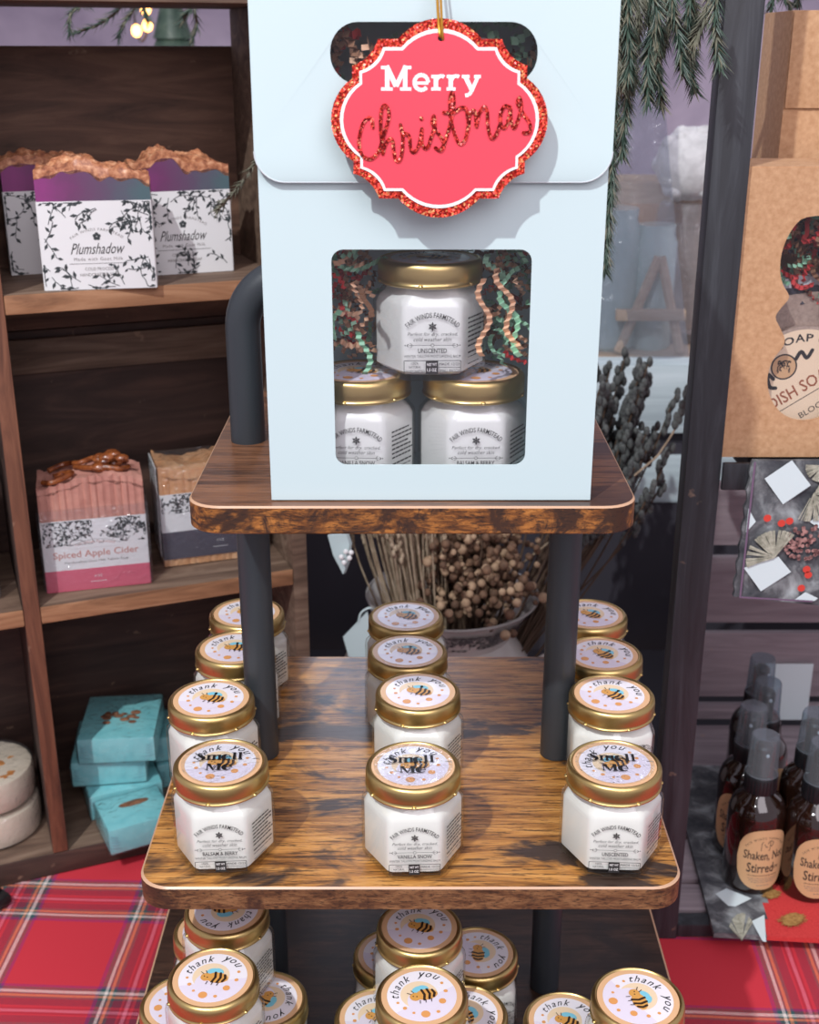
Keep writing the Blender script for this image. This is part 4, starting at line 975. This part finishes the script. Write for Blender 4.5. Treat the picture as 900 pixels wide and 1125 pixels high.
for q, k, za, zb in ((0.0, 'beige', zb2-0.006, zt2+0.001), (0.002, 'charcoal', zt2-0.006, zt2+0.005), (0.004, 'fluff', zt2+0.003, zt2+0.011)):
    P = []
    for za_ in (za, (za+zb)/2, zb):
        P.append([(x, 0.008+q+0.002*math.sin(x*300+za_*200), za_+0.004*math.sin(x*40+1)) for x in [i*0.004-0.034 for i in range(18)]]+[(x, 0.022, za_+0.004*math.sin(x*40+1)) for x in [0.034-i*0.004 for i in range(18)]])
    m.rings(P, k)
tag(m.build('folded_cloth', bt, 50), 'taupe wrap with dark and white folds')
# rear kraft box
q0 = at(863, 100, 0.835)
k2 = thing('kraft_box', 'taller plain kraft box standing behind the windowed kraft box', 'gift box', (q0.x, 0.835, RS+0.0005), 0)
zt = at(863, 12, 0.835).z-RS
m = MB(); m.box((0.0625, 0.034, zt/2), (0.125, 0.066, zt), 'kraft', r=0.0008); m.build('box_body', k2, 30)
MB().box((0.0625, -0.0003, zt-0.03), (0.124, 0.0012, 0.058), 'kraft', r=0.0003).build('front_flap', k2)

# quilted placemat hanging from the shelf rail
PY = RY0-0.0085
pa = at(826, 506, PY); pc = at(818, 655, PY); hgt = pa.z-pc.z
pm = thing('placemat', 'quilted holly and pinecone placemat with white diamonds, hanging below the kraft box', 'placemat', (pa.x, PY, pc.z))
m = MB(); nx, nz = 24, 24; wp = 0.105; V = []; F = []
for j in range(nz+1):
    for i in range(nx+1):
        x = wp*i/nx-0.003*(1-j/nz); z = hgt*j/nz-0.012*(i/nx)*(1-j/nz); ed = 0.0008*math.sin(j*1.9)*(i == 0)
        V.append((x+ed, 0.0012*math.sin(i*0.9)*math.sin(j*0.8)-0.0005, z))
for j in range(nz):
    for i in range(nx): a = j*(nx+1)+i; F.append((a, a+1, a+nx+2, a+nx+1))
o = len(V); V += [(x, y+0.0035, z) for x, y, z in V]; F += [tuple(o+q for q in reversed(f)) for f in F]
for i in range(nx): F.append((i, o+i, o+i+1, i+1)); b = nz*(nx+1)+i; F.append((b, b+1, o+b+1, o+b))
for j in range(nz): a = j*(nx+1); F.append((a, a+nx+1, o+a+nx+1, o+a)); b = a+nx; F.append((b, o+b, o+b+nx+1, b+nx+1))
M['quilt'] = tinted('charcoal_quilted_print', [(0.35, (52, 54, 60)), (0.5, (84, 86, 90)), (0.6, (128, 132, 134)), (0.75, (176, 184, 186))], 45, 0.85, bump=0.6)
M['needle_print'] = tinted('pale_sage_print', [(0.3, (128, 128, 112)), (0.7, (196, 194, 176))], 200, 0.85, bump=0.4)
M['cone_print'] = tinted('pinecone_print', [(0.4, (92, 58, 58)), (0.6, (176, 132, 126))], 300, 0.85, bump=0.8)
M['diamond'] = mat('pale_diamond_print', (206, 220, 222), 0.85); M['berry'] = mat('red_berry_print', (206, 62, 50), 0.8)
M['violet_edge'] = mat('violet_stitching', (112, 88, 112), 0.9)
m.add(V, F, 'quilt'); m.build('quilted_body', pm, 60)
m = MB(); sc_ = hgt/0.080; X = T(0, -0.0022, 0) @ XZ
def zp(u, v):      # photo-patch units 625 wide, 1000 high -> metres on the mat
    return ((u-150)/950*hgt, (985-v)/950*hgt)
def fz(P, z, k): m.flat([zp(*p) for p in P], z, k, X)
fz([(238, 150), (400, 25), (540, 195), (375, 325)], 0, 'diamond'); fz([(155, 352), (212, 445), (155, 520)], 0, 'diamond'); fz([(165, 770), (385, 690), (480, 800), (295, 940)], 0, 'diamond')
fz([(525, 1000), (590, 945), (680, 990), (660, 1010)], 0, 'diamond'); fz([(560, 445), (625, 395), (700, 470), (640, 500)], 0, 'diamond')
rn = random.Random(2)
def needles(u, v, a0, a1, L, n, k='needle_print'):
    for i in range(n):
        a = R(rn.uniform(a0, a1)); r0 = rn.uniform(0, L*0.35); b = a+rn.uniform(-0.15, 0.15)
        m.line([zp(u+r0*math.cos(a), v-r0*math.sin(a)), zp(u+L*math.cos(b), v-L*math.sin(b))], 0.0007, 0.0002+0.00001*i+0.0003*(v > 200), k, X, caps=False)
needles(360, 690, 60, 200, 190, 90); needles(560, 250, -120, 60, 190, 80); needles(600, 60, 180, 320, 110, 50)
for i in range(90):
    a = rn.uniform(0, 2*PI); r_ = math.sqrt(rn.random()); m.disc(*zp(560+150*r_*math.cos(a), 590+150*r_*math.sin(a)*0.85), 0.0014, 0.0003+0.00001*i, 'cone_print', X, n=7)
for u, v in ((280, 415), (375, 450), (425, 435), (575, 775), (590, 815), (555, 910)): m.disc(*zp(u, v), 0.0026, 0.0015, 'berry', X, n=9)
m.line([zp(165, 40), zp(160, 980), zp(640, 1010)], 0.0012, 0.0004, 'violet_edge', X)
m.build('printed_pattern', pm)

# folded cloth under the bottles
fc = thing('folded_napkin', 'folded red and charcoal christmas cloth under the spray bottles', 'cloth', (0, 0, 0.7625))
a = on(784, 1030, 0.7625); b = on(905, 1043, 0.7625); y2 = 0.965; m = MB()
nx, ny = 30, 24; V = []; F = []
for j in range(ny+1):
    for i in range(nx+1):
        u = i/nx; v = j/ny; x = a.x+0.145*u+0.012*v; y = a.y+(y2-a.y)*v-0.012*u*(1-v)
        V.append((x, y, 0.0042+0.0004*math.sin(u*14+v*5)))
for j in range(ny):
    for i in range(nx): q = j*(nx+1)+i; F.append((q, q+1, q+nx+2, q+nx+1))
m.add(V, F, 'quilt')
for i in range(len(m.f)):
    if sum(m.v[j][0] for j in m.f[i])/4 > a.x+0.038+0.32*(sum(m.v[j][1] for j in m.f[i])/4-a.y): m.m[i] = m.mi('redcloth')
M['redcloth'] = tinted('bright_red_weave', [(0.3, (186, 40, 42)), (0.7, (214, 66, 64))], 900, 0.85, bump=0.5)
e1 = [V[i] for i in range(nx+1)]; e2 = [V[j*(nx+1)] for j in range(ny+1)]; e3 = [V[j*(nx+1)+nx] for j in range(ny+1)]
for e, fl_ in ((e1, 0), (e2, 1), (e3, 0)):
    n = len(e); VV = list(e)+[(x, y, 0.0001) for x, y, z in e]; cut = 8 if e is e1 else (n if e is e2 else 0)
    for lo, hi, k in ((0, min(cut, n-1), 'quilt'), (cut, n-1, 'redcloth')):
        if hi > lo: m.add(VV, [((i, n+i, n+i+1, i+1)) for i in range(lo, hi)], k)
m.build('cloth_body', fc, 60)
m = MB()
def cz(px, py, z=0.0052): p = on(px, py, 0.7625+z); return (p.x, p.y)
for P in ([(786, 982), (798, 976), (826, 987), (808, 996), (800, 995)], [(826, 1012), (840, 1005), (842, 1035), (838, 1034)], [(793, 943), (799, 938), (797, 952)]): m.flat([cz(*p) for p in P], 0.0052, 'diamond')
for i in range(60):
    aa = R(rn.uniform(40, 150)); c0 = (815, 1034); m.line([cz(c0[0], c0[1]), cz(c0[0]+16*math.cos(aa), c0[1]-30*math.sin(aa))], 0.0005, 0.0054+0.00001*i, 'needle_print', caps=False)
M['gold_print'] = tinted('gold_brown_print', [(0.3, (128, 86, 40)), (0.7, (186, 146, 86))], 400, 0.6, bump=0.3)
for (px, py, rx, ry) in ((871, 1011, 0.012, 0.0085), (848, 983, 0.008, 0.006)):
    c0 = cz(px, py)
    m.disc(c0[0], c0[1], rx*0.8, 0.0062, 'gold_print', ry=ry*0.7, rot=0.6)
    for i in range(50): aa = 2*PI*i/50; m.line([c0, (c0[0]+rx*math.cos(aa+0.3)*rn.uniform(.8, 1.1), c0[1]+ry*math.sin(aa+0.6)*rn.uniform(.8, 1.1))], 0.0005, 0.0053+0.00001*i, 'gold_print', caps=False)
m.build('printed_pattern', fc)

# spray bottles
def mk_bottle():
    R0 = 0.0245; g = {}; rn = random.Random(8)
    m = MB(); m.lathe([(0.020, 0), (0.0235, 0.001), (R0, 0.004), (R0, 0.064), (0.0240, 0.070), (0.0220, 0.076), (0.0180, 0.0815), (0.0130, 0.0850), (0.0110, 0.0880), (0.0110, 0.0920)], 'amber', 48); g['glass_bottle'] = m.mesh('glass_bottle')
    m = MB(); m.lathe([(0.0128, 0.087), (0.0135, 0.0876), (0.0135, 0.1010), (0.0128, 0.1022), (0.0072, 0.1024), (0.0068, 0.118), (0.0075, 0.119), (0.0075, 0.126), (0.006, 0.128)], 'black_plastic', 32)
    for i in range(28): a = 2*PI*i/28; m.box((0.0136*math.cos(a), 0.0136*math.sin(a), 0.0942), (0.0006, 0.0006, 0.012), 'black_plastic', None)
    m.sphere((0, -0.0076, 0.1215), 0.0016, 'white', n=8, m=5); g['spray_pump'] = m.mesh('spray_pump')
    m = MB(); m.lathe([(0.0134, 0.1026), (0.0129, 0.104), (0.0118, 0.135), (0.0110, 0.1368), (0.0001, 0.1370)], 'capclear', 36, cap=False)
    m.lathe([(0.0131, 0.1024), (0.0138, 0.1030), (0.0135, 0.1042)], 'capclear', 36, cap=False); g['clear_cap'] = m.mesh('clear_cap')
    m = MB(); rl = R0+0.0003
    def wrap(P, dr=0.0): return [((rl+dr)*math.sin(x/rl), -(rl+dr)*math.cos(x/rl), y) for x, y, *_ in P]
    # oval label wrapped on the bottle, as a fan of strips
    ax, ay, cy = 0.0240, 0.0285, 0.0345; nn = 40; V = []; F = []
    for i in range(nn+1):
        x = -ax+2*ax*i/nn; hh = ay*(max(0, 1-abs(x/ax)**2.5))**(1/2.5); V += [(x, cy-hh), (x, cy+hh)]
    for i in range(nn): F.append((2*i, 2*i+2, 2*i+3, 2*i+1))
    m.add(wrap(V), F, 'kraftlabel')
    def tx(s, cx, cy_, wd, ht, k='ink', **kw):
        V, F = text(s, wd, ht, **kw); m.add(wrap([(cx+x, cy_+y) for x, y, _ in V], 0.00015), F, k)
    def tarc(s, rad, cy_, ht, sweep, **kw):
        V, F = text(s, rad*sweep, ht, **kw); m.add(wrap([((rad+y)*math.sin(x/rad), cy_+(rad+y)*math.cos(x/rad)) for x, y, _ in V], 0.00015), F, 'ink')
    tx('Shaken, Not', 0, 0.0335, 0.0370, 0.0095, bold=0.012); tx('Stirred', -0.003, 0.0225, 0.0235, 0.0090, bold=0.012); tx('the', 0.0118, 0.0250, 0.0055, 0.0035, shear=0.4)
    tarc('FAIR WINDS FARMSTEAD', 0.0195, 0.0352, 0.0020, 2.0, space=1.6)
    tx('alcohol-free body spray', 0, 0.0188, 0.027, 0.0016, bold=0.01)
    for j, (w2, y) in enumerate(((0.026, 0.0166), (0.024, 0.0148), (0.020, 0.0130), (0.010, 0.0100))):
        x = -w2/2
        while x < w2/2: L = rn.uniform(0.001, 0.003); V = [(x, y), (x+L, y), (x+L, y+0.0005), (x, y+0.0005)]; m.add(wrap(V, 0.00015), [(0, 1, 2, 3)], 'ink_soft'); x += L+0.0006
    def wl(P, wd):
        t2 = MB(); t2.line(P, wd, 0, 'ink', caps=False); m.add(wrap(t2.v, 0.00015), t2.f, 'ink')
    wl([(-0.0045, 0.0440), (0.0030, 0.0440), (0.0034, 0.0520), (-0.0040, 0.0520), (-0.0045, 0.0440)], 0.0004)
    wl(smooth([(0.001, 0.0505), (0.0035, 0.053), (0.006, 0.051), (0.0045, 0.048), (0.003, 0.049)], 4), 0.0006); wl([(-0.002, 0.0500), (0.000, 0.0470), (0.0015, 0.0475)], 0.0005)
    g['paper_label'] = m.mesh('paper_label')
    for q in g.values(): q.transform(Matrix.Diagonal((0.90, 0.90, 0.95, 1)))
    return g
BG = mk_bottle()
for (px, py, rz, lb) in ((849, 807, R(8), 'frontmost amber spray bottle on the folded cloth, label reading Shaken, Not Stirred'),
                         (836, 775, R(-25), 'second amber spray bottle, directly behind the frontmost one'),
                         (852, 748, R(10), 'third amber spray bottle in the row behind the frontmost one'),
                         (846, 722, R(40), 'backmost amber spray bottle before the sunlit patch panel'),
                         (914, 815, R(6), 'amber spray bottle cut by the right edge, beside the frontmost one'),
                         (905, 782, R(10), 'amber spray bottle at the right edge, behind the cut off one')):
    p = on(px-7, py, 0.7672+0.1302); t = thing('spray_bottle', lb, 'bottle', (p.x, p.y, 0.7672), rz, 'amber spray bottles')
    for k in ('glass_bottle', 'spray_pump', 'clear_cap', 'paper_label'): link(k, BG[k], t)
for px0, px1, py0, py1, lb in ((826, 890, 732, 776, 'pale panel standing in for the sunlit patch on the back slats behind the bottles'),):
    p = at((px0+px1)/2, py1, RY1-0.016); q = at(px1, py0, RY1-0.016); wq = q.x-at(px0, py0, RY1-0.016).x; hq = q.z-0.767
    m = MB(); m.box((0, 0, hq/2), (wq, 0.0012, hq), 'diamond', r=0.0003); o = m.build('sunlit_patch_panel', loc=(p.x, RY1-0.012, 0.7675)); tag(o, lb, 'card')  # added pale panel imitating a patch of sunlight on the back slats

# ------------------------------------------------------------------ milk can with dried flowers
MC = on(497, 652, 0.922); mc = thing('milk_can', 'cream enamel milk can with a grey printed rim, behind the stand', 'milk can', (MC.x, MC.y, 0.7502))
RZm = 0.922-0.7502
prof = [(0.070, 0), (0.078, 0.004), (0.079, 0.075), (0.074, 0.100), (0.062, 0.122), (0.0535, 0.134), (0.0545, 0.140), (0.066, 0.154), (0.0755, RZm-0.002), (0.0770, RZm)]
m = MB(); m.lathe(prof, 'enamel', 72, cap=False); m.lathe([(r-0.0015, z) for r, z in prof[5:]], 'enamel', 72, cap=False); m.lathe([(0.0001, 0), (0.070, 0)], 'enamel', 72, cap=False); m.build('can_body', mc)
m = MB(); m.tube([(0.0770*math.cos(2*PI*i/72), 0.0770*math.sin(2*PI*i/72), RZm) for i in range(73)], 0.0014, 'enamel_rim', 8); m.build('rolled_rim', mc)
t2 = MB(); leaves(t2, -0.21, 0.002, 0.21, 0.022, 300, 0.011, 0, 'blue_print', None, 12)
def flare(P):
    out = []
    for x, y, z in P:
        s = y/0.025; r = 0.0555+s*0.0205+0.0006; a = x/0.065-PI/2; out.append((r*math.cos(a), r*math.sin(a), 0.1405+s*0.0255))
    return out
m = MB(); m.add(flare(t2.v), t2.f, 'blue_print'); m.build('printed_pattern', mc)
for sx in (-1, 1):
    m = MB(); m.tube(smooth([(sx*0.076, -0.005, 0.105), (sx*0.094, -0.005, 0.115), (sx*0.097, -0.005, 0.09), (sx*0.090, -0.005, 0.07), (sx*0.079, -0.005, 0.07)], 5), 0.0022, 'enamel', 8); m.build('handle', mc)
def stemset(name, label, n, base, spread, hts, kst, head, seed, grp=None):
    rn = random.Random(seed); t = thing(name, label, 'dried flowers', (MC.x+base[0], MC.y+base[1], 0.7502+0.010)); ms = MB(); mh = MB()
    for i in range(n):
        a = rn.uniform(-0.014, 0.014); b = rn.uniform(-0.014, 0.014)
        tx_ = rn.uniform(*spread[0]); ty = rn.uniform(*spread[1]); h = rn.uniform(*hts)
        neck = (a+tx_*0.45, b+ty*0.45, 0.125); P = smooth([(a*0.6, b*0.6, 0), neck, (a+tx_*0.8, b+ty*0.8, 0.125+(h-0.125)*0.55), (a+tx_, b+ty, h)], 4)
        ms.tube(P, [0.0011-0.0004*j/len(P) for j in range(len(P))], kst, 5)
        head(mh, Vector(P[-1]), (Vector(P[-1])-Vector(P[-4])).normalized(), rn)
    ms.build('stems', t); mh.build('flower_heads', t, 50); return t
def wheat(m, p, d, rn):
    for j in range(9): q = p-d*0.004*j; m.sphere(tuple(q+Vector((rn.uniform(-.0015, .0015), rn.uniform(-.0015, .0015), 0))), 0.0022, 'stem', n=6, m=4, sc=(0.9, 0.9, 1.6))
def globes(m, p, d, rn):
    for j in range(rn.randint(6, 12)):
        q = p+Vector((rn.uniform(-.014, .014), rn.uniform(-.014, .014), rn.uniform(-.016, .010))); m.sphere(tuple(q), rn.uniform(0.0020, 0.0048), rn.choice(['flowerbrown', 'flowerbrown', 'seed']), n=8, m=5)
def lavh(m, p, d, rn):
    for j in range(16):
        q = p-d*0.0045*j; a = rn.uniform(0, 2*PI); o_ = Vector((math.cos(a), math.sin(a), 0.5))*0.0035; m.sphere(tuple(q+o_), 0.0030, 'lav', n=6, m=4, sc=(1, 1, 1.7))
t1 = stemset('dried_wheat_bunch', 'pale straw stems leaning left in the milk can', 95, (-0.016, 0.0), ((-0.070, 0.0), (-0.040, 0.02)), (0.24, 0.34), 'stem', wheat, 1)
t2_ = stemset('dried_globe_flowers', 'brown dried globe flowers and seed heads filling the milk can', 85, (0.013, 0.0), ((-0.034, 0.050), (-0.050, 0.03)), (0.165, 0.235), 'stem_dark', globes, 2)
t3 = stemset('dried_lavender_bunch', 'dark grey dried lavender leaning right behind the top board', 62, (0.014, 0.014), ((0.100, 0.172), (-0.03, 0.07)), (0.27, 0.37), 'stem_dark', lavh, 3)
# pale sprig reaching right, petal and mint tag
m = MB(); pr_ = [Vector((MC.x+0.055, MC.y+0.03, 0.93)), at(700, 520, 0.98), at(730, 490, 0.98), at(752, 450, 0.98), at(756, 425, 0.98)]
m.tube(smooth([tuple(p) for p in pr_], 6), 0.0009, 'stem', 6)
for px, py in ((742, 466), (744, 458), (749, 452), (750, 445), (755, 438), (756, 428), (754, 433), (746, 461)): p = at(px, py, 0.979); m.sphere(tuple(p), 0.0034, 'lav', n=7, m=5, sc=(1, 1, 1.4))
tag(m.build('dried_sprig'), 'single pale sprig curving up to the right of the lavender', 'dried flowers')
m = MB(); P = [(360, 588), (366, 610), (377, 631), (382, 618), (384, 598), (380, 586)]; pp = [at(x, y, 0.93) for x, y in P]
m.add([tuple(p) for p in pp]+[tuple(p+Vector((0.002, 0.003, 0))) for p in pp], [(0, 1, 2, 3, 4, 5), (11, 10, 9, 8, 7, 6)]+[(i, 6+i, 6+(i+1) % 6, (i+1) % 6) for i in range(6)], 'card')
for px, py in ((375, 612), (380, 606), (384, 613), (378, 618), (386, 607)): m.sphere(tuple(at(px, py, 0.925)), 0.0022, 'white', n=8, m=5)
m.tube([tuple(at(372, 592, 0.931)), tuple(at(385, 560, 0.95)), tuple(Vector((MC.x-0.03, MC.y, 0.95)))], 0.0008, 'stem', 5)
tag(m.build('white_blossom'), 'white petal with small beads hanging left of the dried stems', 'flower')
m = MB(); yq = MC.y-0.062; P = [(377, 700), (404, 672), (412, 730), (388, 740)]; pp = [at(x, y, yq) for x, y in P]
m.add([tuple(p) for p in pp]+[tuple(p+Vector((0.0, 0.0015, 0))) for p in pp], [(0, 1, 2, 3), (7, 6, 5, 4)]+[(i, 4+i, 4+(i+1) % 4, (i+1) % 4) for i in range(4)], 'card')
m.tube(smooth([tuple(at(394, 684, yq)), tuple(at(397, 673, yq)), tuple(at(407, 668, yq)), tuple(at(412, 676, yq+0.01)), (MC.x-0.056, MC.y-0.03, 0.90)], 5), 0.001, 'card', 6)
tag(m.build('paper_tag'), 'pale mint paper tag looped on the left of the milk can', 'tag')

# ------------------------------------------------------------------ pine garlands
def sprig(m, P, wd, rn, k='pine', dens=1.0):
    P = smooth(P, 8); m.tube(P, 0.0011, 'twig', 5); L = 0; pts = [Vector(p) for p in P]
    for a, b in zip(pts, pts[1:]):
        d = (b-a); n = max(1, int(d.length/0.0016*dens)); d.normalize(); s = d.cross(Vector((0, 1, 0.1))).normalized(); u = s.cross(d)
        for i in range(n):
            for _ in range(3):
                p = a.lerp(b, (i+rn.random())/n); th = rn.uniform(0, 2*PI); o = (s*math.cos(th)+u*math.sin(th)); q = p+(d*0.85+o*0.65).normalized()*wd*rn.uniform(0.7, 1.15)
                w_ = d.cross(o)*0.0010; kk = k if rn.random() < 0.7 else 'pine_grey'
                m.add([tuple(p-w_), tuple(p+w_), tuple(p+o*0.0007), tuple(q)], [(0, 1, 3), (1, 2, 3), (2, 0, 3)], kk)
rn = random.Random(21)
ga = thing('pine_garland', 'pine garland hanging from the rack top down to the right of the gift box', 'garland', (0, 0, 0))
def zq(x, y): return (640+x/3.46, y/3.46)
strands = [([(110, -60), (130, 60), (125, 200), (150, 330)], 0.74, 'pine_grey'), ([(200, -60), (215, 80), (190, 220), (200, 325)], 0.76, 'pine_grey'), ([(250, -60), (285, 60), (250, 200), (250, 385)], 0.73, 'pine'),
           ([(260, -60), (290, 100), (285, 250), (300, 400)], 0.75, 'pine'), ([(340, -60), (345, 40), (365, 140), (385, 285)], 0.74, 'pine'), ([(420, -60), (400, 60), (395, 180), (425, 345)], 0.76, 'pine'),
           ([(490, -60), (480, 20), (440, 120), (400, 220)], 0.75, 'pine_grey'), ([(515, -60), (505, 60), (510, 150), (522, 255)], 0.72, 'pine'), ([(150, 100), (170, 300), (165, 420), (148, 588)], 0.75, 'pine'),
           ([(105, 200), (125, 400), (118, 560), (110, 700), (92, 900), (88, 1035)], 0.77, 'pine'), ([(80, 0), (100, 250), (120, 450), (100, 640)], 0.78, 'pine_grey'), ([(160, -60), (165, 60), (100, 200), (115, 320)], 0.78, 'pine'),
           ([(225, -60), (245, 40), (270, 160), (255, 300)], 0.77, 'pine'), ([(180, -60), (170, 90), (180, 200), (170, 300)], 0.735, 'pine'), ([(300, -60), (320, 20), (330, 80), (300, 200)], 0.765, 'pine_grey'), ([(130, -60), (150, 40), (165, 130), (140, 260)], 0.75, 'pine'), ([(380, -60), (430, 40), (410, 130), (420, 250)], 0.77, 'pine')]
for P, Y, k in strands:
    m = MB(); sprig(m, [tuple(at(*zq(x, y), Y)) for x, y in P], 0.0115, rn, k, 2.6); m.build('pine_strand', ga, 20)
m = MB(); m.tube(smooth([(0.06, 0.775, 1.43), (0.12, 0.76, 1.443), (0.17, 0.752, 1.45), (0.20, 0.748, 1.50), (0.24, 0.752, 1.556), (0.35, 0.76, 1.555)], 6), 0.004, 'twig', 8)
m.build('main_stem', ga)
for (name, lab, st_) in (('pine_garland', 'dark pine sprigs hanging behind the upper opening of the wooden shelf', [([(120, -25), (95, 2), (78, 14), (76, 36)], 1.10), ([(150, -30), (135, 5), (110, 26), (82, 36)], 1.10), ([(160, -30), (150, 5), (137, 25), (130, 41)], 1.12), ([(145, -30), (158, -5), (158, 10), (163, 22)], 1.11), ([(215, -30), (212, 5), (205, 15), (200, 26)], 1.10), ([(216, -30), (214, 8), (216, 28), (211, 44)], 1.11), ([(55, -30), (65, -5), (85, 2), (98, 5)], 1.1)]),
                         ('pine_garland', 'dark pine tips hanging above the rear kraft box at the top edge', [([(830, -40), (850, -15), (848, 8)], 0.90), ([(880, -40), (862, -8), (868, 6)], 0.90), ([(895, -40), (880, -10), (876, 4)], 0.91)])):
    g2 = thing(name, lab, 'garland')
    for P, Y in st_:
        m = MB(); sprig(m, [tuple(at(x, y, Y)) for x, y in P], 0.011, rn, 'pine', 0.6); m.build('pine_sprig', g2, 20)
    xa = at(st_[0][0][0][0], -30, st_[0][1]).x; xb = at(st_[-2][0][0][0], -30, st_[0][1]).x; zz0 = at(100, -27, st_[0][1]).z
    MB().tube([(xa-0.05, st_[0][1]+0.004, zz0), ((xa+xb)/2, st_[0][1]+0.002, zz0+0.003), (xb+0.05, st_[0][1]+0.004, zz0)], 0.004, 'twig', 8).build('main_stem', g2)
m = MB(); sprig(m, [(-0.0815, 0.909, 1.405), tuple(at(318, 75, 0.890)), tuple(at(305, 130, 0.862)), tuple(at(280, 178, 0.845)), tuple(at(262, 205, 0.84)), tuple(at(238, 232, 0.835))], 0.008, rn, 'pine_grey', 0.35)
tag(m.build('pine_sprig', ang=20), 'frosted pine sprig poking out from behind the gift box over the purple soap', 'sprig')

# ------------------------------------------------------------------ blurred things behind, on the display table
zt_ = PB[0]-0.002
def behind(px, Y): return at(px, 300, Y).x
cr = thing('wooden_crate', 'small open pale wood crate behind the partition, right of the gift box', 'crate', (behind(712, 1.45), 1.45, zt_))
ch_ = at(700, 200, 1.45).z-zt_; cwid = 0.11
m = MB()
for y in (0, 0.09): m.box((0, y, ch_/2), (cwid, 0.008, ch_), 'pinewood', r=0.001)
for x in (-cwid/2, cwid/2): m.box((x, 0.045, ch_/2), (0.008, 0.09, ch_), 'pinewood', r=0.001)
m.box((0, 0.045, 0.004), (cwid, 0.09, 0.008), 'pinewood'); m.build('crate_body', cr)
MB().box((0, -0.0055, ch_-0.035), (cwid*0.62, 0.003, 0.022), 'kraft', r=0.001).build('label_plate', cr)
fp = at(760, 180, 1.40); m = MB(); m.sphere((0, 0, 0.040), 0.040, 'fluff', n=24, m=16)
for i in range(40):
    a = random.uniform(0, 2*PI); b = random.uniform(-1.2, 1.2); m.sphere((0.034*math.cos(a)*math.cos(b), 0.034*math.sin(a)*math.cos(b), 0.04+0.034*math.sin(b)), 0.010, 'fluff', n=8, m=6)
o = m.build('fleece_ball', loc=(fp.x, 1.40, fp.z-0.04)); tag(o, 'fluffy white fleece ball on the glass jar behind the partition', 'ornament')
m = MB(); m.lathe([(0.030, 0), (0.034, 0.003), (0.034, fp.z-0.048-zt_), (0.030, fp.z-0.041-zt_)], 'cloudy', 32); o = m.build('glass_jar', loc=(fp.x, 1.40, zt_)); tag(o, 'cloudy glass jar under the white fleece ball', 'jar')
for px, r_, top_, Y, k, lb in ((676, 0.030, 228, 1.36, 'mint_jar', 'pale mint candle jar nearest the gift box, behind the partition'), (722, 0.024, 246, 1.36, 'mint_jar', 'smaller mint jar right beside the pale mint candle jar')):
    p = at(px, top_, Y); hh = p.z-zt_; M.setdefault('mint_jar', mat('pale_mint_glaze', (186, 206, 200), 0.15, coat=0.6))
    m = MB(); m.lathe([(r_*0.9, 0), (r_, 0.004), (r_, hh*0.86), (r_*0.85, hh*0.92), (r_*0.88, hh)], k, 32); o = m.build('candle_jar', loc=(p.x, Y, zt_)); tag(o, lb, 'jar')
ea = thing('small_easel', 'small tan wooden easel with splayed legs on the display table', 'easel', (behind(715, 1.31), 1.32, zt_))
for x0_, x1_ in ((-0.028, 0.012), (0.040, 0.014)):
    MB().tube([(x0_, 0, 0.003), (x1_, 0.01, 0.105)], 0.0055, 'pinewood', 8).build('leg', ea)
MB().box((0.004, -0.004, 0.045), (0.075, 0.010, 0.012), 'pinewood', r=0.001).build('ledge', ea)
# clear plastic bag hanging
pb = MB(); V = []; F = []; nx, nz = 20, 26
for j in range(nz+1):
    for i in range(nx+1):
        u = i/nx; v = j/nz; wd = 0.05+0.10*(1-v); V.append((0.185+(u-0.5)*wd*1.6+0.02*v, 1.30+0.010*math.sin(u*13+v*3)+0.006*noise.noise((u*4, v*6, 1)), zt_+0.002+0.34*v))
for j in range(nz):
    for i in range(nx): q = j*(nx+1)+i; F.append((q, q+1, q+nx+2, q+nx+1))
o = len(V); V += [(x, y+0.018*math.sin(PI*((n_i % (nx+1))/nx))+0.001, z) for n_i, (x, y, z) in enumerate(V)]; F += [tuple(o+q for q in reversed(f)) for f in F]
pb.add(V, F, 'cloudy'); tag(pb.build('plastic_bag', ang=60), 'cloudy clear plastic sheet gathered upward behind the pine garland', 'plastic sheet')
# small tree and string lights beyond the shelf
tr = thing('tabletop_tree', 'small blurred green tree seen through the upper opening of the shelf', 'tree', (at(190, 40, 1.95).x, 1.95, 0.0))
m = MB(); zc0 = at(190, 8, 1.95).z
for i in range(9):
    f_ = i/9; r_ = 0.13*(1-f_)+0.015; z = 1.05+(zc0-1.05)*f_; m.lathe([(r_, z), (r_*0.5, z+0.05), (0.002, z+0.07)], 'pine', 18, RZ(i*0.5))
m.build('foliage', tr); MB().lathe([(0.02, 0.75), (0.015, 1.08)], 'twig', 12).build('trunk', tr)
MB().lathe([(0.07, 0), (0.07, 0.02), (0.015, 0.03), (0.015, 0.74), (0.09, 0.75), (0.09, 0.765)], 'twig', 20).build('plant_stand', tr)
sl = thing('string_lights', 'warm string lights glowing beyond the upper opening of the shelf', 'lights')
cp = []
for px, py in ((140, -30), (150, 33), (157, 45), (163, 27), (158, 9), (175, -25)):
    p = at(px, py, 2.4); cp.append(tuple(p))
MB().tube(smooth(cp, 6), 0.002, 'black_plastic', 6).build('cable', sl)
for px, py in ((150, 34), (162, 28), (160, 10)):
    p = at(px, py, 2.39); MB().sphere(tuple(p), 0.009, 'bulb', n=14, m=10, sc=(1, 1, 1.2)).build('bulb', sl)
